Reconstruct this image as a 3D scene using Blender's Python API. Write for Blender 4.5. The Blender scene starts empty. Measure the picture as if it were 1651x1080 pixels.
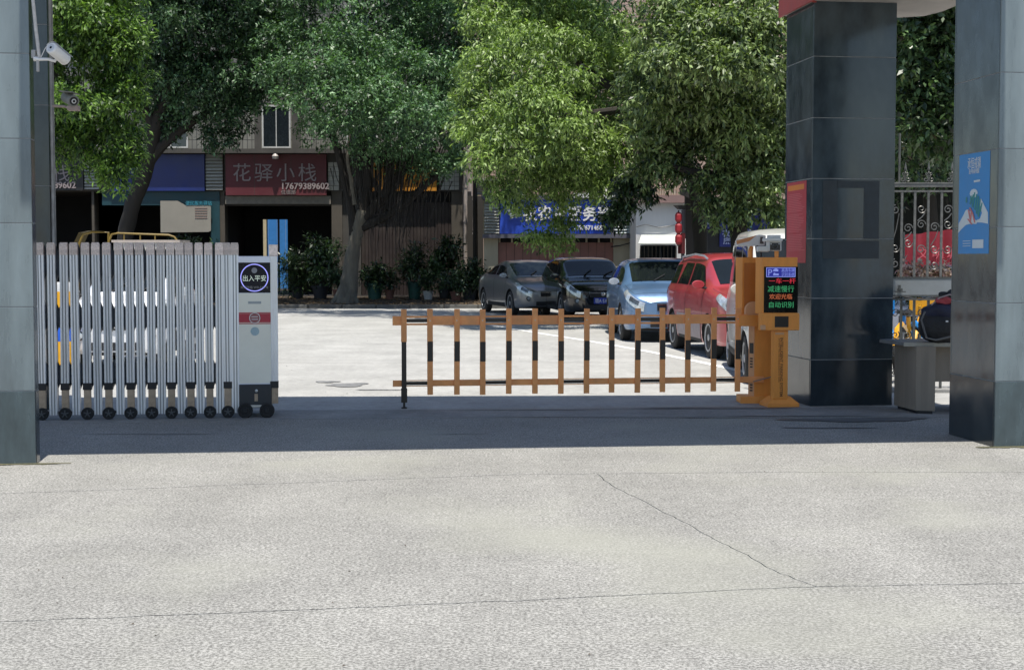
import bpy, bmesh, math, random
import numpy as np
from mathutils import Vector, Matrix
R = math.radians
SC = bpy.context.scene
COL = SC.collection
random.seed(7)

# ------------------------------------------------------------ camera, world, sun, exposure
F, CX, CY, H = 2385.0, 825.5, 540.0, 1.5
PITCH = math.atan(125 / F)
cam_d = bpy.data.cameras.new('camera'); cam = bpy.data.objects.new('camera', cam_d); COL.objects.link(cam)
cam.location = (0, 0, H); cam.rotation_euler = (math.pi / 2 - PITCH, 0, 0)
cam_d.sensor_width = 36; cam_d.lens = F / 1651 * 36; cam_d.clip_end = 600; cam_d.clip_start = .05
SC.camera = cam
SUN_EL = R(75); SUN_AZ_VEC = Vector((0.13, -0.99, 0)).normalized()      # towards the sun, on the ground
w = bpy.data.worlds.new('World'); SC.world = w; w.use_nodes = True
nt = w.node_tree; bg = nt.nodes['Background']; sky = nt.nodes.new('ShaderNodeTexSky')
sky.sky_type = 'NISHITA'; sky.sun_disc = False; sky.sun_elevation = SUN_EL
sky.sun_rotation = math.atan2(SUN_AZ_VEC.x, SUN_AZ_VEC.y)
sky.air_density = 1.0; sky.dust_density = 0.6
nt.links.new(sky.outputs[0], bg.inputs[0]); bg.inputs[1].default_value = 0.12
sd = bpy.data.lights.new('sun', 'SUN'); sd.energy = 4.9; sd.angle = R(.53); sd.color = (1, .95, .86)
so = bpy.data.objects.new('sun', sd); COL.objects.link(so)
sdir = Vector((SUN_AZ_VEC.x * math.cos(SUN_EL), SUN_AZ_VEC.y * math.cos(SUN_EL), math.sin(SUN_EL)))
so.rotation_euler = sdir.to_track_quat('Z', 'Y').to_euler(); so.location = (5, -5, 30)
vs = SC.view_settings; vs.view_transform = 'Standard'; vs.look = 'None'; vs.exposure = 0.42; vs.gamma = 1
vs.use_curve_mapping = False
SC.cycles.max_bounces = 8; SC.cycles.transparent_max_bounces = 8
SC.cycles.use_denoising = True

# ------------------------------------------------------------ projection helpers (photo pixel -> place)
_cp, _sp = math.cos(PITCH), math.sin(PITCH)
def ray(px, py):
    a, b = (px - CX) / F, -(py - CY) / F
    return Vector((a, _cp + b * _sp, -_sp + b * _cp))
def at(px, py, Y):
    d = ray(px, py); s = Y / d.y
    return Vector((d.x * s, Y, H + d.z * s))
def G(px, py, z=0.0):
    d = ray(px, py); s = (H - z) / -d.z
    return Vector((d.x * s, d.y * s, z))

# ------------------------------------------------------------ mesh builder
class MB:
    def __init__(s): s.v = []; s.f = []; s.m = []; s.cur = 0
    def add(s, vs, fs):
        n = len(s.v); s.v += [tuple(p) for p in vs]
        for f in fs: s.f.append(tuple(i + n for i in f)); s.m.append(s.cur)
        return s
    def box(s, c, size, rz=0, rx=0, ry=0):
        hx, hy, hz = size[0] / 2, size[1] / 2, size[2] / 2
        M = Matrix.Rotation(rz, 3, 'Z') @ Matrix.Rotation(ry, 3, 'Y') @ Matrix.Rotation(rx, 3, 'X')
        c = Vector(c)
        vs = [c + M @ Vector((x * hx, y * hy, z * hz)) for z in (-1, 1) for x, y in ((-1, -1), (1, -1), (1, 1), (-1, 1))]
        return s.add(vs, [(3, 2, 1, 0), (4, 5, 6, 7), (0, 1, 5, 4), (1, 2, 6, 5), (2, 3, 7, 6), (3, 0, 4, 7)])
    def bb(s, a, b):
        return s.box([(a[i] + b[i]) / 2 for i in range(3)], [abs(b[i] - a[i]) for i in range(3)])
    def tube(s, pts, r, n=8, caps=True):
        pts = [Vector(p) for p in pts]
        if not hasattr(r, '__len__'): r = [r] * len(pts)
        rings = []; prev = None
        for i, p in enumerate(pts):
            t = (pts[min(i + 1, len(pts) - 1)] - pts[max(i - 1, 0)]).normalized()
            if prev is None:
                a = Vector((0, 0, 1)) if abs(t.z) < .9 else Vector((1, 0, 0))
                x = t.cross(a).normalized()
            else:
                x = (prev - t * prev.dot(t)).normalized()
            prev = x; y = t.cross(x)
            rings.append([p + (x * math.cos(2 * math.pi * k / n) + y * math.sin(2 * math.pi * k / n)) * r[i] for k in range(n)])
        vs = [q for rg in rings for q in rg]; fs = []
        for i in range(len(pts) - 1):
            for k in range(n):
                a = i * n + k; b = i * n + (k + 1) % n
                fs.append((a, b, b + n, a + n))
        if caps:
            fs.append(tuple(range(n - 1, -1, -1))); fs.append(tuple((len(pts) - 1) * n + k for k in range(n)))
        return s.add(vs, fs)
    def lathe(s, prof, c=(0, 0, 0), axis='z', n=20):
        vs = []; fs = []; c = Vector(c)
        for (r, h) in prof:
            for k in range(n):
                a = 2 * math.pi * k / n; x, y = r * math.cos(a), r * math.sin(a)
                p = {'z': (x, y, h), 'y': (x, h, y), 'x': (h, x, y)}[axis]
                vs.append(c + Vector(p))
        for i in range(len(prof) - 1):
            for k in range(n):
                a = i * n + k; b = i * n + (k + 1) % n
                fs.append((a, b, b + n, a + n))
        if prof[0][0] > 1e-4: fs.append(tuple(range(n)))
        if prof[-1][0] > 1e-4: fs.append(tuple((len(prof) - 1) * n + k for k in range(n)))
        return s.add(vs, fs)
    def prism(s, poly, z0, z1):
        n = len(poly)
        vs = [(p[0], p[1], z0) for p in poly] + [(p[0], p[1], z1) for p in poly]
        fs = [tuple(range(n - 1, -1, -1)), tuple(range(n, 2 * n))] + [(i, (i + 1) % n, (i + 1) % n + n, i + n) for i in range(n)]
        return s.add(vs, fs)
    def hexa(s, a, b, thick):            # quad outline a..(4 pts), extruded along vector thick
        t = Vector(thick); vs = [Vector(p) for p in a] + [Vector(p) + t for p in a]
        return s.add(vs, [(0, 1, 2, 3), (7, 6, 5, 4)] + [(i, (i + 1) % 4 + 0, (i + 1) % 4 + 4, i + 4)[::-1] for i in range(4)])
    def build(s, name, mats, parent=None, smooth=False, bevel=0, world=True, label=None, kind=None):
        me = bpy.data.meshes.new(name)
        vs = s.v
        if parent is not None and world:
            Mi = wm(parent).inverted(); vs = [tuple(Mi @ Vector(p)) for p in vs]
        me.from_pydata(vs, [], s.f)
        if not isinstance(mats, (list, tuple)): mats = [mats]
        for m in mats: me.materials.append(m)
        if any(s.m): me.polygons.foreach_set('material_index', s.m)
        bm = bmesh.new(); bm.from_mesh(me); bmesh.ops.recalc_face_normals(bm, faces=bm.faces); bm.to_mesh(me); bm.free()
        if smooth:
            me.polygons.foreach_set('use_smooth', [True] * len(me.polygons))
            try: me.set_sharp_from_angle(angle=R(38))
            except Exception: pass
        o = bpy.data.objects.new(name, me); COL.objects.link(o)
        if parent is not None: o.parent = parent
        if bevel:
            b = o.modifiers.new('bevel', 'BEVEL'); b.width = bevel; b.segments = 2; b.limit_method = 'ANGLE'
        if label: o['label'] = label
        if kind: o['kind'] = kind
        return o

def wm(o):
    M = Matrix.LocRotScale(o.location, o.rotation_euler, None)
    return wm(o.parent) @ M if o.parent else M
def tag(o, label, cat, group=None, kind=None):
    o['label'] = label; o['category'] = cat
    if group: o['group'] = group
    if kind: o['kind'] = kind
    return o
def thing(name, label, cat, loc=(0, 0, 0), rz=0, group=None):
    o = bpy.data.objects.new(name, None); o.empty_display_size = .1; COL.objects.link(o)
    o.location = loc; o.rotation_euler = (0, 0, rz)
    return tag(o, label, cat, group)
def structure(o): o['kind'] = 'structure'; return o
def copy_tree(o, parent=None):
    c = o.copy(); COL.objects.link(c); c.parent = parent
    for ch in [x for x in o.children]: copy_tree(ch, c)
    return c
def text_obj(s, size, m, parent, loc, name='lettering', extrude=.004, rz=0, rx=90, ry=0, align='LEFT', sx=1.0, bold=0.0, label=None):
    cu = bpy.data.curves.new('t', 'FONT'); cu.body = s; cu.size = size; cu.extrude = extrude; cu.align_x = align; cu.offset = bold
    cu.resolution_u = 3
    t = bpy.data.objects.new('t', cu); COL.objects.link(t)
    bpy.context.view_layer.update()
    dg = bpy.context.evaluated_depsgraph_get()
    me = bpy.data.meshes.new_from_object(t.evaluated_get(dg)); me.name = name
    bpy.data.objects.remove(t)
    Mx = Matrix.Translation(Vector(loc)) @ Matrix.Rotation(rz, 4, 'Z') @ Matrix.Rotation(R(rx), 4, 'X') @ Matrix.Rotation(R(ry), 4, 'Z') @ Matrix.Diagonal((sx, 1, 1, 1))
    if parent is not None: Mx = wm(parent).inverted() @ Mx
    me.transform(Mx); me.materials.clear(); me.materials.append(m)
    o = bpy.data.objects.new(name, me); COL.objects.link(o)
    if parent is not None: o.parent = parent
    if label: o['label'] = label
    return o

# ------------------------------------------------------------ materials
def lin(c):
    return tuple(((x / 255) / 12.92 if x / 255 <= .04045 else ((x / 255 + .055) / 1.055) ** 2.4) for x in c)
MATS = {}
def mat(name, col, rough=.6, metal=0, var=.15, scale=6, bump=0, bscale=40, spec=.5, dirt=0, dirtcol=(.12, .1, .08), coat=0, rnd=0, emis=None, estr=0, streak=1.0, aniso=None):
    if name in MATS: return MATS[name]
    m = bpy.data.materials.new(name); m.use_nodes = True; t = m.node_tree; n = t.nodes; L = t.links
    b = n['Principled BSDF']; b.inputs['Roughness'].default_value = rough; b.inputs['Metallic'].default_value = metal
    b.inputs['Specular IOR Level'].default_value = spec
    b.inputs['Coat Weight'].default_value = coat; b.inputs['Coat Roughness'].default_value = .04
    tc = n.new('ShaderNodeTexCoord'); mp = n.new('ShaderNodeMapping'); L.new(tc.outputs['Object'], mp.inputs[0])
    mp.inputs['Scale'].default_value = (1, 1, 1 / streak)
    nz = n.new('ShaderNodeTexNoise'); nz.inputs['Scale'].default_value = scale; nz.inputs['Detail'].default_value = 6
    nz.inputs['Roughness'].default_value = .65; L.new(mp.outputs[0], nz.inputs[0])
    rp = n.new('ShaderNodeMapRange'); rp.inputs[1].default_value = .3; rp.inputs[2].default_value = .7
    rp.inputs[3].default_value = 1 - var; rp.inputs[4].default_value = 1 + var; L.new(nz.outputs[0], rp.inputs[0])
    mu = n.new('ShaderNodeVectorMath'); mu.operation = 'SCALE'; mu.inputs[0].default_value = col[:3]
    last = rp.outputs[0]
    if rnd:
        oi = n.new('ShaderNodeObjectInfo'); r2 = n.new('ShaderNodeMapRange'); r2.inputs[3].default_value = 1 - rnd; r2.inputs[4].default_value = 1 + rnd
        L.new(oi.outputs['Random'], r2.inputs[0]); mm = n.new('ShaderNodeMath'); mm.operation = 'MULTIPLY'
        L.new(r2.outputs[0], mm.inputs[0]); L.new(last, mm.inputs[1]); last = mm.outputs[0]
    L.new(last, mu.inputs['Scale']); out = mu.outputs[0]
    if dirt:
        dz = n.new('ShaderNodeTexNoise'); dz.inputs['Scale'].default_value = scale * .45; dz.inputs['Detail'].default_value = 8
        L.new(mp.outputs[0], dz.inputs[0])
        dr = n.new('ShaderNodeMapRange'); dr.inputs[1].default_value = .45; dr.inputs[2].default_value = .75; dr.inputs[4].default_value = dirt
        L.new(dz.outputs[0], dr.inputs[0]); mx = n.new('ShaderNodeMix'); mx.data_type = 'RGBA'
        L.new(dr.outputs[0], mx.inputs[0]); L.new(out, mx.inputs[6]); mx.inputs[7].default_value = (*dirtcol, 1); out = mx.outputs[2]
    L.new(out, b.inputs['Base Color'])
    if rough > .05 and metal < .5:
        rr = n.new('ShaderNodeMapRange'); rr.inputs[1].default_value = .3; rr.inputs[2].default_value = .7
        rr.inputs[3].default_value = max(.02, rough - .08); rr.inputs[4].default_value = min(1, rough + .1)
        L.new(nz.outputs[0], rr.inputs[0]); L.new(rr.outputs[0], b.inputs['Roughness'])
    if bump:
        bn = n.new('ShaderNodeTexNoise'); bn.inputs['Scale'].default_value = bscale; bn.inputs['Detail'].default_value = 4; L.new(tc.outputs['Object'], bn.inputs[0])
        bp = n.new('ShaderNodeBump'); bp.inputs['Strength'].default_value = bump; bp.inputs['Distance'].default_value = .01
        L.new(bn.outputs[0], bp.inputs['Height']); L.new(bp.outputs[0], b.inputs['Normal'])
    if emis:
        b.inputs['Emission Color'].default_value = (*emis, 1); b.inputs['Emission Strength'].default_value = estr
    MATS[name] = m; return m

def ground_mat(name, c1, c2, grain=70, contrast=.5, stain=.25, bump=.5, tint=None):
    m = bpy.data.materials.new(name); m.use_nodes = True; t = m.node_tree; n = t.nodes; L = t.links
    b = n['Principled BSDF']; b.inputs['Roughness'].default_value = .9; b.inputs['Specular IOR Level'].default_value = .25
    tc = n.new('ShaderNodeTexCoord')
    a = n.new('ShaderNodeTexNoise'); a.inputs['Scale'].default_value = grain; a.inputs['Detail'].default_value = 5; a.inputs['Roughness'].default_value = .82
    c = n.new('ShaderNodeTexNoise'); c.inputs['Scale'].default_value = 1.1; c.inputs['Detail'].default_value = 7; c.inputs['Roughness'].default_value = .6
    d = n.new('ShaderNodeTexNoise'); d.inputs['Scale'].default_value = grain * .22; d.inputs['Detail'].default_value = 5
    for q in (a, c, d): L.new(tc.outputs['Object'], q.inputs[0])
    r1 = n.new('ShaderNodeMapRange'); r1.inputs[1].default_value = .5 - .22 / (contrast + .5); r1.inputs[2].default_value = .5 + .22 / (contrast + .5)
    L.new(a.outputs[0], r1.inputs[0])
    mx = n.new('ShaderNodeMix'); mx.data_type = 'RGBA'; L.new(r1.outputs[0], mx.inputs[0])
    mx.inputs[6].default_value = (*c1, 1); mx.inputs[7].default_value = (*c2, 1)
    r2 = n.new('ShaderNodeMapRange'); r2.inputs[1].default_value = .3; r2.inputs[2].default_value = .7; r2.inputs[3].default_value = 1 - stain; r2.inputs[4].default_value = 1 + stain * .6
    L.new(c.outputs[0], r2.inputs[0])
    ms = n.new('ShaderNodeMapping'); ms.inputs['Scale'].default_value = (1.3, .16, 1); ms.inputs['Rotation'].default_value = (0, 0, .12); L.new(tc.outputs['Object'], ms.inputs[0])
    st = n.new('ShaderNodeTexNoise'); st.inputs['Scale'].default_value = 1.0; st.inputs['Detail'].default_value = 6; L.new(ms.outputs[0], st.inputs[0])
    r5 = n.new('ShaderNodeMapRange'); r5.inputs[1].default_value = .35; r5.inputs[2].default_value = .65; r5.inputs[3].default_value = .93; r5.inputs[4].default_value = 1.05; L.new(st.outputs[0], r5.inputs[0])
    r3 = n.new('ShaderNodeMapRange'); r3.inputs[1].default_value = .3; r3.inputs[2].default_value = .7; r3.inputs[3].default_value = .86; r3.inputs[4].default_value = 1.1
    L.new(d.outputs[0], r3.inputs[0])
    mm = n.new('ShaderNodeMath'); mm.operation = 'MULTIPLY'; L.new(r2.outputs[0], mm.inputs[0]); L.new(r3.outputs[0], mm.inputs[1])
    m5 = n.new('ShaderNodeMath'); m5.operation = 'MULTIPLY'; L.new(mm.outputs[0], m5.inputs[0]); L.new(r5.outputs[0], m5.inputs[1])
    sc = n.new('ShaderNodeVectorMath'); sc.operation = 'SCALE'; L.new(mx.outputs[2], sc.inputs[0]); L.new(m5.outputs[0], sc.inputs['Scale'])
    out = sc.outputs[0]
    if tint:
        e = n.new('ShaderNodeTexNoise'); e.inputs['Scale'].default_value = .7; e.inputs['Detail'].default_value = 5
        mp = n.new('ShaderNodeMapping'); mp.inputs['Location'].default_value = (7, 3, 1); L.new(tc.outputs['Object'], mp.inputs[0]); L.new(mp.outputs[0], e.inputs[0])
        r4 = n.new('ShaderNodeMapRange'); r4.inputs[1].default_value = .52; r4.inputs[2].default_value = .72; r4.inputs[4].default_value = .55; L.new(e.outputs[0], r4.inputs[0])
        m2 = n.new('ShaderNodeMix'); m2.data_type = 'RGBA'; L.new(r4.outputs[0], m2.inputs[0]); L.new(out, m2.inputs[6]); m2.inputs[7].default_value = (*tint, 1); out = m2.outputs[2]
    L.new(out, b.inputs['Base Color'])
    bp = n.new('ShaderNodeBump'); bp.inputs['Strength'].default_value = bump; bp.inputs['Distance'].default_value = .006
    L.new(a.outputs[0], bp.inputs['Height']); L.new(bp.outputs[0], b.inputs['Normal'])
    MATS[name] = m; return m

def tile_mat(name, c1, c2, grout, tw, th, vertical=True, rough=.35):
    m = bpy.data.materials.new(name); m.use_nodes = True; t = m.node_tree; n = t.nodes; L = t.links
    b = n['Principled BSDF']; b.inputs['Roughness'].default_value = rough
    tc = n.new('ShaderNodeTexCoord'); sp = n.new('ShaderNodeSeparateXYZ'); cb = n.new('ShaderNodeCombineXYZ')
    L.new(tc.outputs['Object'], sp.inputs[0]); ad = n.new('ShaderNodeMath'); L.new(sp.outputs[0], ad.inputs[0]); L.new(sp.outputs[1], ad.inputs[1])
    L.new(ad.outputs[0], cb.inputs[0]); L.new(sp.outputs[2], cb.inputs[1])
    br = n.new('ShaderNodeTexBrick'); br.offset = 0; br.inputs['Scale'].default_value = 1; br.inputs['Brick Width'].default_value = tw; br.inputs['Row Height'].default_value = th
    br.inputs['Mortar Size'].default_value = .012; br.inputs['Color1'].default_value = (*c1, 1); br.inputs['Color2'].default_value = (*c2, 1); br.inputs['Mortar'].default_value = (*grout, 1)
    L.new(cb.outputs[0], br.inputs[0])
    nz = n.new('ShaderNodeTexNoise'); nz.inputs['Scale'].default_value = .9; nz.inputs['Detail'].default_value = 8; L.new(tc.outputs['Object'], nz.inputs[0])
    r = n.new('ShaderNodeMapRange'); r.inputs[1].default_value = .3; r.inputs[2].default_value = .7; r.inputs[3].default_value = .6; r.inputs[4].default_value = 1.05; L.new(nz.outputs[0], r.inputs[0])
    sc = n.new('ShaderNodeVectorMath'); sc.operation = 'SCALE'; L.new(br.outputs[0], sc.inputs[0]); L.new(r.outputs[0], sc.inputs['Scale'])
    L.new(sc.outputs[0], b.inputs['Base Color'])
    bp = n.new('ShaderNodeBump'); bp.inputs['Strength'].default_value = .4; bp.inputs['Distance'].default_value = .01; bp.invert = True; L.new(br.outputs['Fac'], bp.inputs['Height']); L.new(bp.outputs[0], b.inputs['Normal'])
    MATS[name] = m; return m

def leaf_mat(name, dark, light, gloss=.35, trans=.35):
    m = bpy.data.materials.new(name); m.use_nodes = True; t = m.node_tree; n = t.nodes; L = t.links
    b = n['Principled BSDF']; b.inputs['Roughness'].default_value = gloss; b.inputs['Specular IOR Level'].default_value = .55
    at_ = n.new('ShaderNodeAttribute'); at_.attribute_name = 'tint'
    mx = n.new('ShaderNodeMix'); mx.data_type = 'RGBA'; L.new(at_.outputs['Fac'], mx.inputs[0])
    mx.inputs[6].default_value = (*dark, 1); mx.inputs[7].default_value = (*light, 1)
    L.new(mx.outputs[2], b.inputs['Base Color'])
    tr = n.new('ShaderNodeBsdfTranslucent'); sc = n.new('ShaderNodeVectorMath'); sc.operation = 'MULTIPLY'
    L.new(mx.outputs[2], sc.inputs[0]); sc.inputs[1].default_value = (1.2, 1.4, .5); L.new(sc.outputs[0], tr.inputs[0])
    ms = n.new('ShaderNodeMixShader'); ms.inputs[0].default_value = trans; L.new(b.outputs[0], ms.inputs[1]); L.new(tr.outputs[0], ms.inputs[2])
    L.new(ms.outputs[0], n['Material Output'].inputs[0]); MATS[name] = m; return m

# frequently used
M_black = mat('black_plastic', (.012, .012, .014), .45, var=.3)
M_dark = mat('dark_void', (.015, .015, .018), .8)
M_steel = mat('brushed_steel', (.5, .51, .52), .35, metal=.9, var=.1, scale=20)
M_white = mat('white_paint', (.72, .72, .7), .45, var=.08, dirt=.3, dirtcol=(.3, .28, .24))
M_orange = mat('orange_paint', (.85, .315, .055), .42, var=.14, scale=6, dirt=.4, dirtcol=(.42, .18, .06), streak=4)
M_orange2 = mat('orange_paint_fence', (.95, .385, .125), .45, var=.16, scale=7, dirt=.45, dirtcol=(.42, .2, .1), rnd=.1)
M_glass = mat('dark_glass', (.008, .011, .012), .05, var=.1, spec=.32)
M_iron = mat('dark_iron', (.06, .065, .065), .4, metal=.4, var=.3, scale=12, dirt=.4, dirtcol=(.2, .19, .17))
M_letter = mat('white_lettering', (.75, .75, .74), .5, var=.05)
# ============================================================ ground
M_conc = ground_mat('worn_concrete', (.142, .139, .129), (.385, .378, .354), 64, 3.2, .13, .3, tint=(.31, .31, .265))
M_yard = ground_mat('yard_concrete', (.30, .297, .283), (.43, .426, .407), 50, .8, .16, .25)
M_thr = ground_mat('threshold_concrete', (.19, .19, .185), (.34, .335, .32), 50, .7, .25, .5)
M_soil = ground_mat('soil_and_litter', (.025, .02, .016), (.075, .062, .048), 22, .8, .45, .8)
M_base = ground_mat('ground_base', (.10, .095, .09), (.2, .19, .18), 40, .6, .3, .5)
M_gravelly = ground_mat('side_paving', (.3, .29, .27), (.5, .48, .45), 40, .6, .25, .4)

gb = MB(); gb.add([(-400, -60, -.06), (400, -60, -.06), (400, 500, -.06), (-400, 500, -.06)], [(0, 1, 2, 3)])
structure(gb.build('ground', M_base))

def jit(pts, n, amp, seed):
    rr = random.Random(seed); out = []
    for i in range(len(pts) - 1):
        a, b = Vector(pts[i]), Vector(pts[i + 1])
        for k in range(n):
            t = k / n; out.append(a.lerp(b, t) + Vector((0, rr.uniform(-amp, amp), 0)))
    out.append(Vector(pts[-1])); return out
def shift(pl, dy): return [p + Vector((0, dy, 0)) for p in pl]
def slab(front, back, name, m, z=0.0, gap=.006):
    b = MB(); poly = [(p.x, p.y + gap) for p in front] + [(p.x, p.y - gap) for p in reversed(back)]
    b.prism(poly, -.05, z)
    return structure(b.build(name, m))
def ext(px_pts):       # extend a pixel polyline sideways on the ground
    g = [G(*p) for p in px_pts]
    d0 = (g[0] - g[1]).normalized(); d1 = (g[-1] - g[-2]).normalized()
    return [g[0] + d0 * 16] + g + [g[-1] + d1 * 16]
J2 = jit(ext([(0, 1002), (420, 985), (826, 968), (1310, 945), (1651, 940)]), 14, .009, 1)
J1 = jit(ext([(0, 796), (420, 780), (826, 765), (1240, 761), (1651, 761)]), 14, .010, 2)
J3 = jit(ext([(0, 684), (450, 676), (826, 673), (1240, 671), (1490, 672)]), 14, .008, 3)
J4 = jit(ext([(0, 667), (450, 661), (826, 660), (1240, 657), (1490, 655)]), 14, .006, 4)
J0 = [Vector((-22, -12, 0)), Vector((24, -12, 0))]
slab(J0, J2, 'concrete_slab', M_conc)
# the middle strip is split by the diagonal crack
ck = [(962, 763.5), (985, 782), (1035, 806), (1085, 833), (1115, 848), (1165, 875), (1205, 895), (1260, 925), (1316, 944.8)]
ckg = [G(*p) for p in ck]
rr = random.Random(5); ckj = []
for i in range(len(ckg) - 1):
    for k in range(5): ckj.append(ckg[i].lerp(ckg[i + 1], k / 5) + Vector((rr.uniform(-.008, .008), rr.uniform(-.02, .02), 0)))
ckj.append(ckg[-1])
def split_x(pl, x, left): return [p for p in pl if (p.x < x if left else p.x > x)]
b = MB()
polyL = [(p.x, p.y + .006) for p in split_x(J2, ckj[-1].x - .02, True)] + [(p.x - .003, p.y) for p in reversed(ckj)] + [(p.x, p.y - .006) for p in reversed(split_x(J1, ckj[0].x - .02, True))]
b.prism(polyL, -.05, 0); structure(b.build('concrete_slab', M_conc))
b = MB()
polyR = [(p.x + .003, p.y) for p in ckj] + [(p.x, p.y + .006) for p in split_x(J2, ckj[-1].x + .02, False)] + [(p.x, p.y - .006) for p in reversed(split_x(J1, ckj[0].x + .02, False))]
b.prism(polyR, -.05, 0); structure(b.build('concrete_slab', M_conc))
slab(J1, J3, 'concrete_slab', M_conc)
slab(J3, J4, 'gate_track_strip', M_thr, .002, .004)
YB = 43.5
prev = J4
for yy, nm_ in ((21.2, 11), (25.6, 12), (30.3, 13), (35.2, 14)):
    cur_ = jit([Vector((-25, yy - .9, 0)), Vector((3, yy, 0)), Vector((36, yy + 1.2, 0))], 40, .012, nm_); slab(prev, cur_, 'yard_paving', M_yard, 0, .008); prev = cur_
slab(prev, [Vector((-25, YB, 0)), Vector((36, YB, 0))], 'yard_paving', M_yard)
# raised bed/pavement behind the yard, kerb of separate stones
b = MB(); b.bb((-25, YB + .16, -.05), (36, 130, .07)); structure(b.build('planted_ground', M_soil))
M_kerb = mat('kerb_stone', (.10, .098, .09), .8, var=.25, scale=8, bump=.4, rnd=.12)
kr = thing('kerb', 'low kerb of grey stones along the back edge of the sunny yard', 'kerb', (0, YB, 0)); kr['kind'] = 'structure'
kproto = None
for i in range(34):
    if kproto is None:
        kproto = MB().box((0, .08, .03), (.98, .15, .16)).build('kerb_stone', M_kerb, kr, world=False, bevel=.015); o = kproto
    else:
        o = kproto.copy(); COL.objects.link(o); o.parent = kr
    o.location = (-19.5 + i * 1.0, random.uniform(-.01, .01), random.uniform(-.008, .008)); o.rotation_euler.z = random.uniform(-.006, .006)
# white parking line: painted sheet 4 mm above the paving
pl = [(790, 524), (870, 537.5), (950, 550), (1046, 567), (1130, 584), (1211, 602), (1300, 624)]
M_line = mat('road_marking_paint', (.72, .72, .70), .7, var=.25, scale=9, dirt=.35, dirtcol=(.45, .44, .41))
pg = [G(*p) for p in pl]; b = MB(); vs = []
for i, p in enumerate(pg):
    t = (pg[min(i + 1, len(pg) - 1)] - pg[max(i - 1, 0)]).normalized(); nn = Vector((-t.y, t.x, 0)) * .07
    vs += [(p + nn) + Vector((0, 0, .004)), (p - nn) + Vector((0, 0, .004))]
b.add(vs, [(2 * i, 2 * i + 1, 2 * i + 3, 2 * i + 2) for i in range(len(pg) - 1)])
structure(b.build('parking_line', M_line))
# damp stains in the gateway, grey patches behind the barrier (have a shape of their own)
M_damp = mat('ground_patch', (.13, .13, .13), .45, var=.2, scale=5)
M_patch = mat('grey_patch', (.19, .19, .19), .6, var=.4, scale=8)
def blot(px, py, rx, ry, seed, name='ground_patch', m=None):
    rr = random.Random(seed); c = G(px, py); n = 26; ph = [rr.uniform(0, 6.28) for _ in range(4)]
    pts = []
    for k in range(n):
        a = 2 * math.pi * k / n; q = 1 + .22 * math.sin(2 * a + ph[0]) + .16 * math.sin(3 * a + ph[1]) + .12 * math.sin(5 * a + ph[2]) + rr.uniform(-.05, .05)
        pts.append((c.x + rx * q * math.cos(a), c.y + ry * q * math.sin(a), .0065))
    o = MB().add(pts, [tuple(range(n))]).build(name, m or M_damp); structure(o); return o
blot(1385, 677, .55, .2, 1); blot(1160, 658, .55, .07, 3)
for q_ in ((1290, 671, .75, .03), (980, 673, .9, .02), (1180, 673.5, .5, .025), (860, 661, .6, .02), (1120, 659, .9, .035), (740, 700, .25, .012), (250, 700, .5, .02), (1330, 690, .35, .05)): blot(*q_, int(q_[0]), m=M_patch)
blot(560, 621, .26, .22, 6, m=M_patch); blot(528, 616, .12, .16, 8, m=M_patch); blot(612, 629, .28, .05, 9, m=M_patch)  # irregular patches, a darker grey than the yard floor

# ============================================================ gateway frame of reference
Rc = G(1603, 721); Lc = G(58, 748); Mc = G(1306, 655)
TH = math.atan2(Rc.y - Lc.y, Rc.x - Lc.x)
U = Vector((math.cos(TH), math.sin(TH), 0)); V = Vector((-math.sin(TH), math.cos(TH), 0))
def gw(base, u, v, z=0): return Vector((base.x, base.y, 0)) + U * u + V * v + Vector((0, 0, z))

M_core = mat('pale_joint_mortar', (.28, .285, .285), .8, var=.3, scale=8)
M_granite = mat('polished_dark_granite', (.040, .055, .066), .13, var=.45, scale=4, spec=.55, dirt=.6, dirtcol=(.10, .125, .13), rnd=.3, streak=2)
M_granite_d = mat('polished_base_granite', (.022, .032, .040), .14, var=.3, scale=5, spec=.55, dirt=.3, dirtcol=(.05, .06, .06), streak=2, rnd=.1)
M_granite_p = mat('pale_front_granite', (.135, .168, .182), .28, var=.38, scale=3.5, spec=.6, dirt=.75, dirtcol=(.25, .29, .30), rnd=.14, streak=5)  # paler granite for the front faces of the near pillars
M_granite_pb = mat('pale_base_granite', (.055, .08, .09), .25, var=.4, scale=4, spec=.6, dirt=.5, dirtcol=(.12, .15, .15), streak=3)
def pillar(corner, wu, wv, joints_px, xpx, top, label, cat='gate pillar', corner_side=1, group='granite pillars of the gateway', pale_front=False):
    # corner = front corner nearest the lane; corner_side=+1: the pillar extends to +u, -1: to -u
    t = thing('granite_pillar', label, cat, corner, TH, group)
    zs = [0.0] + [at(xpx, y, corner.y).z for y in joints_px] + [top]
    T = .02; s = corner_side
    x0, x1 = (0, wu) if s > 0 else (-wu, 0)
    MB().bb((x0 + .004, .004, 0), (x1 - .004, wv - .004, top)).build('pillar_core', M_core, t, world=False)
    g = .0035
    for i in range(len(zs) - 1):
        m = M_granite_d if i == 0 else M_granite
        z0, z1 = zs[i] + g, zs[i + 1] - g
        if z1 <= z0: continue
        ov = .003 if i == 0 else 0
        for fi, (a, bb_) in enumerate((((x0, -ov, z0), (x1, T - .001, z1)), ((x0, wv - T + .001, z0), (x1, wv + ov, z1)),
                         ((x0 - ov, T + g, z0), (x0 + T - .001, wv - T - g, z1)), ((x1 - T + .001, T + g, z0), (x1 + ov, wv - T - g, z1)))):
            MB().bb(a, bb_).build('granite_panel', (M_granite_pb if i == 0 else M_granite_p) if (pale_front and fi == 0) else m, t, world=False, bevel=.002)
    return t
TOPZ = 4.045
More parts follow.
